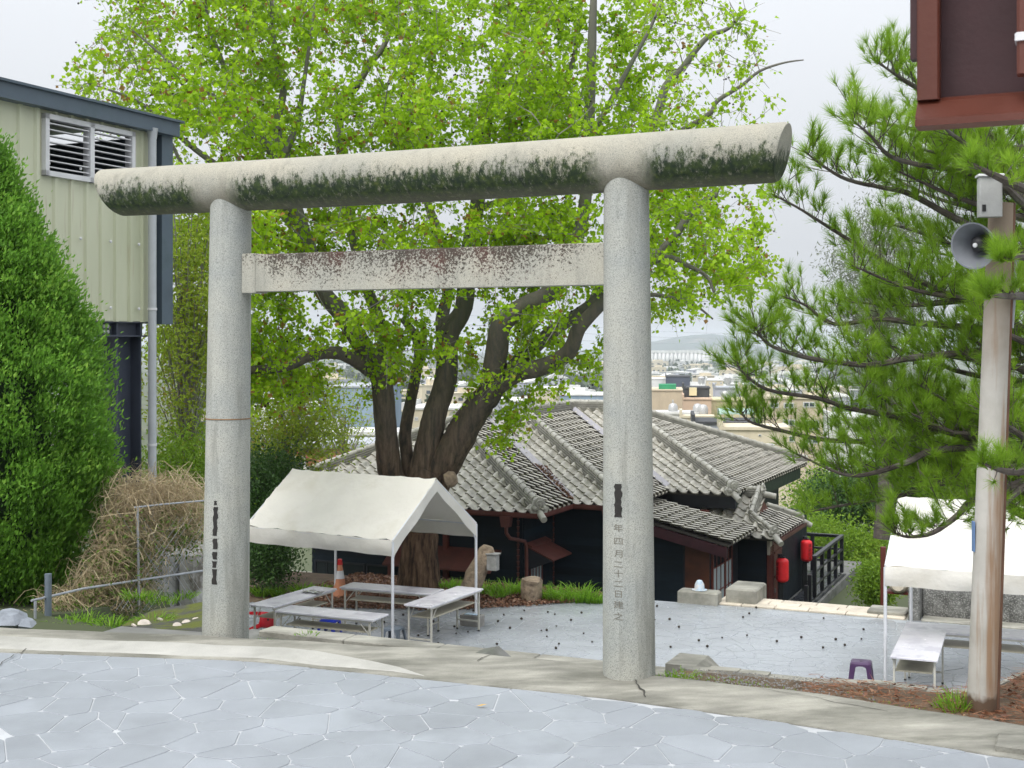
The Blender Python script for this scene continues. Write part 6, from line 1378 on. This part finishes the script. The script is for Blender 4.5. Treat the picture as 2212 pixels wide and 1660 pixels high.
horn_m = mat('grey_enamel', (.17, .18, .2), .35, .12, 5, bmp=.03, spec=.5)
m_ = MB(); m_.lathe([(.03, -.13), (.045, -.1), (.07, -.04), (.1, .03), (.128, .07), (.136, .078), (.138, .086), (.128, .084), (.098, .036), (.066, -.03), (.04, -.07), (.02, -.08)], 36, Mh, True); m_.build('bell', horn_m, horn, True)
m_ = MB(); m_.lathe([(.045, -.09), (.05, -.02), (.05, .02), (.035, .045), (.012, .055)], 24, Mh); m_.build('driver_cone', mat('driver_black', (.02, .02, .022), .5, .2, 5), horn, True)
m_ = MB(); m_.lathe([(.013, .054), (.014, .062), (.006, .066)], 14, Mh); m_.build('driver_tip', alu, horn, True)
m_ = MB(); m_.tube([Mh @ Vector((0, 0, -.1)), Mh @ Vector((0, 0, -.17)), (P(2155, 540, Yp)-hp)], .018, 8); m_.build('bracket', horn_m, horn, True)
bx = thing('junction_box', 'pale grey metal junction box near the top of the post', 'junction box', P(2137, 470, Yp-.1), -.15)
m_ = MB(); m_.bev(-.065, .065, -.05, .03, 0, .235, .006); m_.build('box_body', mat('pale_grey_box', (.36, .36, .35), .5, .12, 5), bx); m_ = MB(); m_.bev(-.075, .075, -.065, .035, .236, .25, .004); m_.build('box_lid', alu, bx); m_ = MB(); m_.box(-.05, -.03, -.056, -.0505, .03, .07); m_.build('latch', rubber, bx)
# ------------------------------------------------------------------ painted timber pavilion, its panelled end just in frame
pv_m = mat('red_brown_paint', (.085, .02, .010), .5, .2, 2.5, bmp=.12, bs=40, stretch=(1, 1, .3), dirt=(.10, .03, .02), dscale=3)
pv_d = mat('deep_red_panel', (.035, .010, .012), .55, .25, 3, bmp=.1)
pc_ = P(1982, 281, 4.0); pav = thing('timber_pavilion', 'red-brown painted timber pavilion end overhanging the road', 'pavilion', (pc_.x, pc_.y, 0), -TH); z0 = pc_.z
m_ = MB(); m_.bev(0, 1.2, -.07, .03, z0, z0+.024, .004); m_.build('bottom_board', pv_m, pav)
m_ = MB(); m_.prism([(0, -.065, z0+.0245), (0, .03, z0+.0245), (0, .03, z0+.10), (0, -.0, z0+.085)], (1.2, 0, 0)); m_.build('bottom_rail', pv_m, pav)
m_ = MB(); m_.bev(0, .066, -.02, .04, z0+.088, z0+1.5, .006); m_.build('corner_stile', pv_m, pav)
m_ = MB(); m_.box(-.022, -.002, .0, .05, z0+.22, z0+1.5); m_.build('edge_strip', pv_d, pav)
m_ = MB(); m_.box(.0, 1.2, .09, .11, z0+.03, z0+1.5); m_.build('panel', pv_d, pav)
m_ = MB(); m_.bev(.29, .42, -.10, -.04, z0+.13, z0+1.5, .008); m_.build('strut', pv_m, pav)
m_ = MB(); m_.bev(.285, .43, -.108, -.032, z0+.225, z0+.25, .004); m_.build('strut_band', alu, pav)
m_ = MB(); m_.bev(1.08, 1.22, -.08, .08, 0, z0+1.5, .01); m_.build('post', pv_m, pav); m_ = MB(); m_.bev(-.25, 1.5, -.6, 1.2, z0+1.5, z0+1.58, .01); m_.build('roof_slab', pv_d, pav)
# drain cover at the kerb
dc = thing('drain_cover', 'slotted concrete drain cover set in the kerb', 'drain cover', G(2195, 1603, .045), -TH)
m_ = MB(); m_.bev(-.1, .5, -.12, .13, -.05, .006, .008); m_.build('cover_slab', concrete, dc)
for k in (-.06, .05): m_ = MB(); m_.box(.06, .42, k-.012, k+.012, .0062, .0075); m_.build('slot', ink, dc)
# rubbish-grey stones left by the fence
for i, (x, y, s_) in enumerate(((20, 1340, .16), (55, 1350, .11), (0, 1352, .12))):
    m_ = MB(); m_.lathe([(.01, -.4*s_), (.8*s_, -.2*s_), (s_, .1*s_), (.5*s_, .45*s_), (.02, .5*s_)], 7); o = m_.build('loose_stone', mat('blue_grey_stone', (.22, .24, .27), .8, .3, 9, bmp=.5, bs=20)); o.location = P(x, y, 10.7); o.rotation_euler = (.2, .1, i); tag(o, 'loose blue-grey stone at the foot of the cypress', 'stone', 'loose stones by the fence')
# ------------------------------------------------------------------ the town below
wallc = {'cream': (.60, .53, .39), 'tan': (.56, .47, .34), 'pink': (.58, .42, .30), 'yellow': (.62, .55, .34), 'white': (.62, .62, .60), 'grey': (.36, .38, .41), 'lavender': (.45, .46, .52), 'navy': (.07, .08, .11), 'green': (.03, .26, .12), 'brick': (.38, .13, .09), 'black': (.05, .052, .055), 'blue': (.25, .33, .42)}
def wm(k): return mat('town_'+k, wallc[k], .8, .14, .15, bmp=0, dirt=tuple(c*.72 for c in wallc[k]), dscale=.25, dlo=.5, dhi=.75, stretch=(1, 1, .4))
winm = mat('town_window', (.06, .075, .09), .25, .3, .5, bmp=0)
steelm = mat('tank_steel', (.48, .48, .47), .3, .1, 1, bmp=0, metal=.5)
def bld(label, x0, x1, yt, Y, dep, col, wins=(), roof='white', rot=.12, parap=True, name='town_house', base=None, group=None, roofcol=None):
    zt = EYE-(yt-HY)/F*Y; xa = (x0-CX)/F*Y; w_ = (x1-x0)/F*Y; zb = base if base is not None else min(zt-4, town_z(max(Y, 250))-2 if Y > 170 else -26)
    dep = dep*.45 if Y < 160 and dep < 17 else dep
    t = thing(name, label, 'building', (xa, Y, zb), -rot, group); h = zt-zb
    m_ = MB(); m_.box(0, w_, 0, dep, 0, h); m_.build('wall', wm(col), t)
    if parap:
        m_ = MB(); m_.box(-.15, w_+.15, -.15, dep+.15, h, h+.25); m_.box(-.15, .15, -.15, dep+.15, h+.25, h+.9); m_.box(w_-.15, w_+.15, -.15, dep+.15, h+.25, h+.9) if False else None; m_.build('roof', wm(roof), t)
    for (wx, wy, ww, wh) in wins:
        lx = (wx-x0)/F*Y; lz_ = EYE-(wy-HY)/F*Y-zb; W_, H_ = ww/F*Y, wh/F*Y
        m_ = MB(); m_.box(lx-W_/2, lx+W_/2, -.06, .1, lz_-H_/2, lz_+H_/2); f = m_.build('window', wm('white'), t)
        m_ = MB(); m_.box(lx-W_/2+.12, lx-.06, -.09, .0, lz_-H_/2+.12, lz_+H_/2-.12); m_.box(lx+.06, lx+W_/2-.12, -.09, .0, lz_-H_/2+.12, lz_+H_/2-.12); m_.build('pane', winm, f)
    return t
def tank(label, x, yb, Y, r, h):
    p = P(x, yb, Y); t = thing('water_tank', label, 'water tank', p, 0, 'steel water tanks on town roofs'); m_ = MB(); m_.lathe([(r, .4), (r, h), (r*.7, h+.3), (.1, h+.4)], 18); m_.build('tank_body', steelm, t, True)
    m_ = MB(); [m_.box(r*.6*math.cos(a)-.06, r*.6*math.cos(a)+.06, r*.6*math.sin(a)-.06, r*.6*math.sin(a)+.06, 0, .5) for a in (.5, 2, 3.6, 5.2)]; m_.build('stand', steelm, t)
bld('tan windowless town building with a green box on its roof', 1395, 1476, 845, 230, 14, 'tan', ((1453, 867, 4, 7), (1465, 889, 5, 6)), 'tan')
bld('small green rooftop hut on the tan town building', 1423, 1460, 831, 232, 5, 'green', (), 'green', base=P(0, 845, 232).z, parap=False, name='rooftop_hut')
bld('pink stained plaster building with a charcoal roof storey', 1476, 1536, 864, 215, 12, 'pink', ((1498, 893, 8, 5),), 'pink')
bld('charcoal tarred roof storey above the pink building', 1476, 1532, 840, 219, 8, 'black', (), 'black', base=P(0, 864, 219).z, name='rooftop_storey')
bld('small yellow rooftop cabin by the charcoal storey', 1489, 1505, 838, 217.5, 1.2, 'yellow', (), 'yellow', base=P(0, 855, 217.5).z, parap=False, name='rooftop_hut')
bld('pale yellow town building with one dark window', 1535, 1632, 867, 225, 12, 'yellow', ((1555, 889, 12, 14), (1600, 890, 8, 10)), 'yellow')
bld('lavender-grey block behind the pale yellow building', 1544, 1602, 840, 250, 10, 'lavender', (), 'grey')
bld('stained cream block beside the lavender-grey one', 1602, 1662, 840, 248, 10, 'cream', ((1640, 850, 6, 5),), 'cream')
bld('low white-roofed building just above the tiled ridge', 1395, 1508, 895, 150, 10, 'white', ((1440, 905, 4, 4),), 'white', parap=True)
bld('cream parapet building beside the white roof', 1471, 1540, 903, 146, 6, 'cream', (), 'cream')
bld('dark flat-roofed workshop behind the tiled hip', 1498, 1640, 917, 120, 16, 'grey', (), 'black')
bld('peeling cream house with a grey window behind the eave', 1558, 1702, 929, 108, 12, 'cream', ((1595, 948, 20, 13), (1660, 965, 22, 16), (1640, 940, 6, 4)), 'cream')
bld('tan apartment block glimpsed through the pine', 1652, 1775, 862, 142, 14, 'tan', ((1672, 876, 20, 12), (1703, 876, 22, 12), (1746, 874, 26, 12), (1703, 913, 26, 14), (1752, 918, 30, 22), (1703, 948, 24, 14), (1752, 950, 28, 16)), 'cream')
bld('white town block far behind the pine boughs', 1790, 1900, 905, 160, 12, 'white', ((1820, 930, 16, 12), (1860, 930, 16, 12)), 'white')
bld('navy clad hall standing out in the town', 1438, 1490, 815, 380, 16, 'navy', (), 'black')
bld('white shed roof beside the navy hall', 1382, 1438, 820, 385, 14, 'white', (), 'white')
bld('cream villa with three small windows in the town', 1527, 1562, 823, 360, 12, 'cream', ((1533, 828, 4, 4), (1546, 828, 4, 4), (1557, 828, 4, 4)), 'white')
bld('long pale shed beside the cream villa', 1575, 1620, 832, 340, 12, 'white', (), 'white')
bld('red brick house behind the slender half-bare tree', 585, 800, 968, 62, 9, 'brick', ((650, 1000, 26, 30), (720, 1005, 26, 26)), 'grey')
bld('white house with a flat roof between the tree stems', 560, 604, 868, 140, 9, 'white', ((570, 890, 7, 12), (590, 890, 7, 12), (570, 915, 7, 12), (590, 915, 7, 12)), 'white')
bld('large blue-grey hall behind the big tree stems', 690, 815, 838, 210, 20, 'blue', (), 'grey')
bld('low white roof above the red brick house', 700, 860, 940, 90, 10, 'white', (), 'white')
bld('cream shed seen between the right-hand limbs', 1145, 1205, 842, 260, 14, 'cream', (), 'white')
bld('pale teal low roof above the tiled ridge', 1210, 1330, 855, 240, 14, 'blue', (), 'white')
bld('pale cream house behind the central stems', 870, 1010, 885, 170, 12, 'cream', ((900, 905, 8, 8), (950, 905, 8, 8)), 'white')
bld('grey house low behind the leaning stem', 1020, 1140, 868, 200, 12, 'grey', ((1050, 880, 7, 7), (1090, 880, 7, 7)), 'white')
for lab, x, yb, Y in (('squat steel water tank on the white roof', 1454, 900, 151, ), ('steel water tank by the cream parapet', 1507, 901, 150), ('steel water tank beside another at the cream parapet', 1519, 903, 149), ('steel water tank on the pale yellow building', 1566, 868, 226), ('big steel tank beside the cream villa', 1515, 832, 350), ('big steel tank on the long pale shed', 1572, 832, 338)):
    k = Y/150; tank(lab, x, yb, Y, .55*k**.6, 1.15*k**.6)
# green arched awning
aw = thing('arched_awning', 'pale green arched awning on slim posts among the houses', 'awning', P(1553, 910, 190), -.12); awm = mat('mint_awning', (.36, .5, .44), .6, .1, .5, bmp=0); m_ = MB(); pts = []
for i in range(13): a = math.pi*i/12; pts.append((0, 1.6-1.6*math.cos(a), 1.0+.85*math.sin(a)))
for i in range(12, -1, -1): a = math.pi*i/12; pts.append((0, 1.6-1.5*math.cos(a), 1.0+.75*math.sin(a)))
m_.prism(pts, (6.0, 0, 0)); m_.build('awning_cover', awm, aw, True)
for i in range(7): m_ = MB(); m_.box(.02+i*.98, .1+i*.98, 0, .08, -.3, 1.02); m_.build('post', awm, aw)
# scattered far roofs
rn = random.Random(33); protos = {}
kinds = [('white', 'small white flat-roofed house in the hazy town'), ('cream', 'small cream flat-roofed house in the hazy town'), ('grey', 'small grey flat-roofed house in the hazy town'), ('lavender', 'small lavender-grey gabled shed in the hazy town')]
for kx_, (col, lab) in enumerate(kinds):
    wv = MB(); wv.box(-.5, .5, -.5, .5, 0, 1); rv_ = MB()
    if col == 'lavender': rv_.prism([(-.53, -.53, 1), (.53, -.53, 1), (0, -.53, 1.3)], (0, 1.06, 0))
    else: rv_.box(-.53, .53, -.53, .53, 1, 1.06); rv_.box(-.2, .25, -.2, .3, 1.06, 1.3)
    w1 = wv.mesh('wall'); w1.materials.append(wm(col)); w2 = rv_.mesh('roof'); w2.materials.append(wm('white' if col != 'cream' else 'cream'))
    wn_ = MB(); [wn_.box(x-.06, x+.06, -.508, -.49, z, z+.16) for x in (-.3, 0, .3) for z in (.25, .62)]; w3 = wn_.mesh('windows'); w3.materials.append(winm); protos[kx_] = (w1, w2, w3)
placed = 0
while placed < 150:
    Y = math.exp(rn.uniform(math.log(300), math.log(2700))); x = rn.uniform(480, 1860) if rn.random() < .6 else rn.uniform(1400, 1760)
    kx_ = rn.choice((0, 0, 0, 1, 1, 2, 3)); col, lab = kinds[kx_]; p = Vector(((x-CX)/F*Y, Y, town_z(Y)-.3)); ww, dd_, hh = rn.uniform(8, 22)*(1+Y/2500), rn.uniform(8, 16), rn.uniform(5, 11)*(1 if Y > 500 else .8)
    o = thing('town_house', lab, 'building', p, rn.uniform(-.5, .5), 'far houses of the town'); o.scale = (ww, dd_, hh)
    for me, nm in zip(protos[kx_], ('wall', 'roof', 'windows')):
        q = bpy.data.objects.new(nm, me); C.objects.link(q); q.parent = o
        if nm == 'windows': q['kind'] = 'stuff'
    placed += 1
lf_t = leaf_mat('far_foliage', (.025, .045, .02), (.06, .09, .035), None, .2, .05)
cen = []
for i in range(700):
    Y = math.exp(rn.uniform(math.log(260), math.log(2800))); x = rn.uniform(450, 1900); cen.append(((x-CX)/F*Y, Y, town_z(Y)+1.5, rn.uniform(2, 5)*(1+Y/1500)))
cen = np.array(cen); pos = cen[:, None, :3]+RNG.normal(size=(len(cen), 30, 3))*(cen[:, None, 3:]*np.array([.7, .5, .45])); V, FC, r = leaves(pos.reshape(-1, 3), RNG.normal(size=(len(cen)*30, 3)), np.repeat(cen[:, 3]*.7, 30), .8); tag(put('town_trees', npmesh('town_trees', V, FC, r), lf_t), 'dark clumps of trees scattered between the town roofs', 'trees', kind='stuff')
# grain silos
Ys = 2300; sl = thing('silo_row', 'long row of pale concrete silos under the hazy hill', 'silos', P(1412, 792, Ys), -.03); pitch_ = 8.6/F*Ys; sm = wm('white')
SI = MB(); SI.lathe([(pitch_*.49, 0), (pitch_*.49, 24)], 20); SIM = SI.mesh('silo'); SIM.materials.append(sm); SIM.polygons.foreach_set('use_smooth', [len(p.vertices) == 4 for p in SIM.polygons])
for i in range(-6, 16): o = bpy.data.objects.new('silo', SIM); C.objects.link(o); o.parent = sl; o.location = (pitch_*(i+.5), 0, 0)
m_ = MB(); m_.box(-6*pitch_, 16.2*pitch_, -3.6, 5, 24, 28.5); m_.build('gallery', sm, sl)
# pylon and lines
Yq = 2100; py = thing('power_pylon', 'slim lattice power pylon before the hills', 'pylon', P(1640, 795, Yq)); gm = mat('pylon_steel', (.3, .32, .35), .5, .1, 1, bmp=0); m_ = MB(); Hh = 95/F*Yq
for sx in (-1, 1):
    m_.tube([(sx*4.5, 0, 0), (sx*1.2, 0, Hh)], .45, 4)
for i in range(7): z = Hh*i/7; z2 = Hh*(i+1)/7; w_ = 4.5-3.3*i/7; w2 = 4.5-3.3*(i+1)/7; m_.tube([(-w_, 0, z), (w2, 0, z2)], .3, 4); m_.tube([(w_, 0, z), (-w2, 0, z2)], .3, 4)
for z in (.72, .84, .96): m_.tube([(-7, 0, Hh*z), (7, 0, Hh*z)], .35, 4)
m_.build('lattice', gm, py)
for k in range(3):
    p0 = P(1640, 722+k*9, Yq); p1 = P(900, 668+k*22, 1500); p2 = P(2300, 700+k*12, 1700); m_ = MB()
    m_.tube([p1+(p0-p1)*t+Vector((0, 0, -14*t*(1-t)*2)) for t in np.linspace(0, 1, 12)]+[p0+(p2-p0)*t+Vector((0, 0, -14*t*(1-t)*2)) for t in np.linspace(.1, 1, 10)], .22, 4); tag(m_.build('power_line', gm), ('upper', 'middle', 'lower')[k]+' power line strung from the lattice pylon', 'power line')
# hills
hl = MB(); Yh = 5200; xs = list(range(-900, 3300, 40)); prof = {}
def hilly(x): 
    y = interp(x, [(-900, 760), (200, 748), (600, 742), (800, 752), (1000, 765), (1200, 762), (1400, 742), (1452, 730), (1480, 722), (1560, 723), (1590, 733), (1640, 747), (1720, 762), (1900, 766), (2300, 752), (3300, 760)]); return y+1.5*math.sin(x*.031)+.8*math.sin(x*.11)
rows = [(4300, 0), (4700, .45), (Yh, 1.0), (6000, .4)]
for Y, t in rows:
    for x in xs:
        zt = EYE-(hilly(x)-HY)/F*Yh; zb = town_z(Y)-3; hl.v.append(((x-CX)/F*Yh*(1 if t else 1), Y, zb+(zt-zb)*t+ (4*math.sin(x*.07+t*9) if 0 < t < 1 else 0)))
n = len(xs)
for j in range(len(rows)-1):
    for i in range(n-1): hl.f.append((j*n+i, j*n+i+1, (j+1)*n+i+1, (j+1)*n+i))
tag(hl.build('hills', mat('far_hills', (.04, .06, .045), .95, .3, .004, bmp=0, dirt=(.16, .14, .11), dscale=.006, dlo=.55, dhi=.65), None, True), kind='structure')
# ------------------------------------------------------------------ the damp air
hz = MB(); hz.box(-4800, 4800, -120, 6700, -62, 75); ho = hz.build('haze', None); hm = bpy.data.materials.new('haze_air'); hm.use_nodes = True; nt = hm.node_tree; nt.nodes.clear()
pvn = node(nt, 'ShaderNodeVolumePrincipled'); pvn.inputs['Color'].default_value = (.86, .92, 1.0, 1); pvn.inputs['Density'].default_value = .00016; pvn.inputs['Anisotropy'].default_value = .1
on = node(nt, 'ShaderNodeOutputMaterial'); nt.links.new(pvn.outputs[0], on.inputs['Volume']); ho.data.materials.append(hm); ho['kind'] = 'stuff'
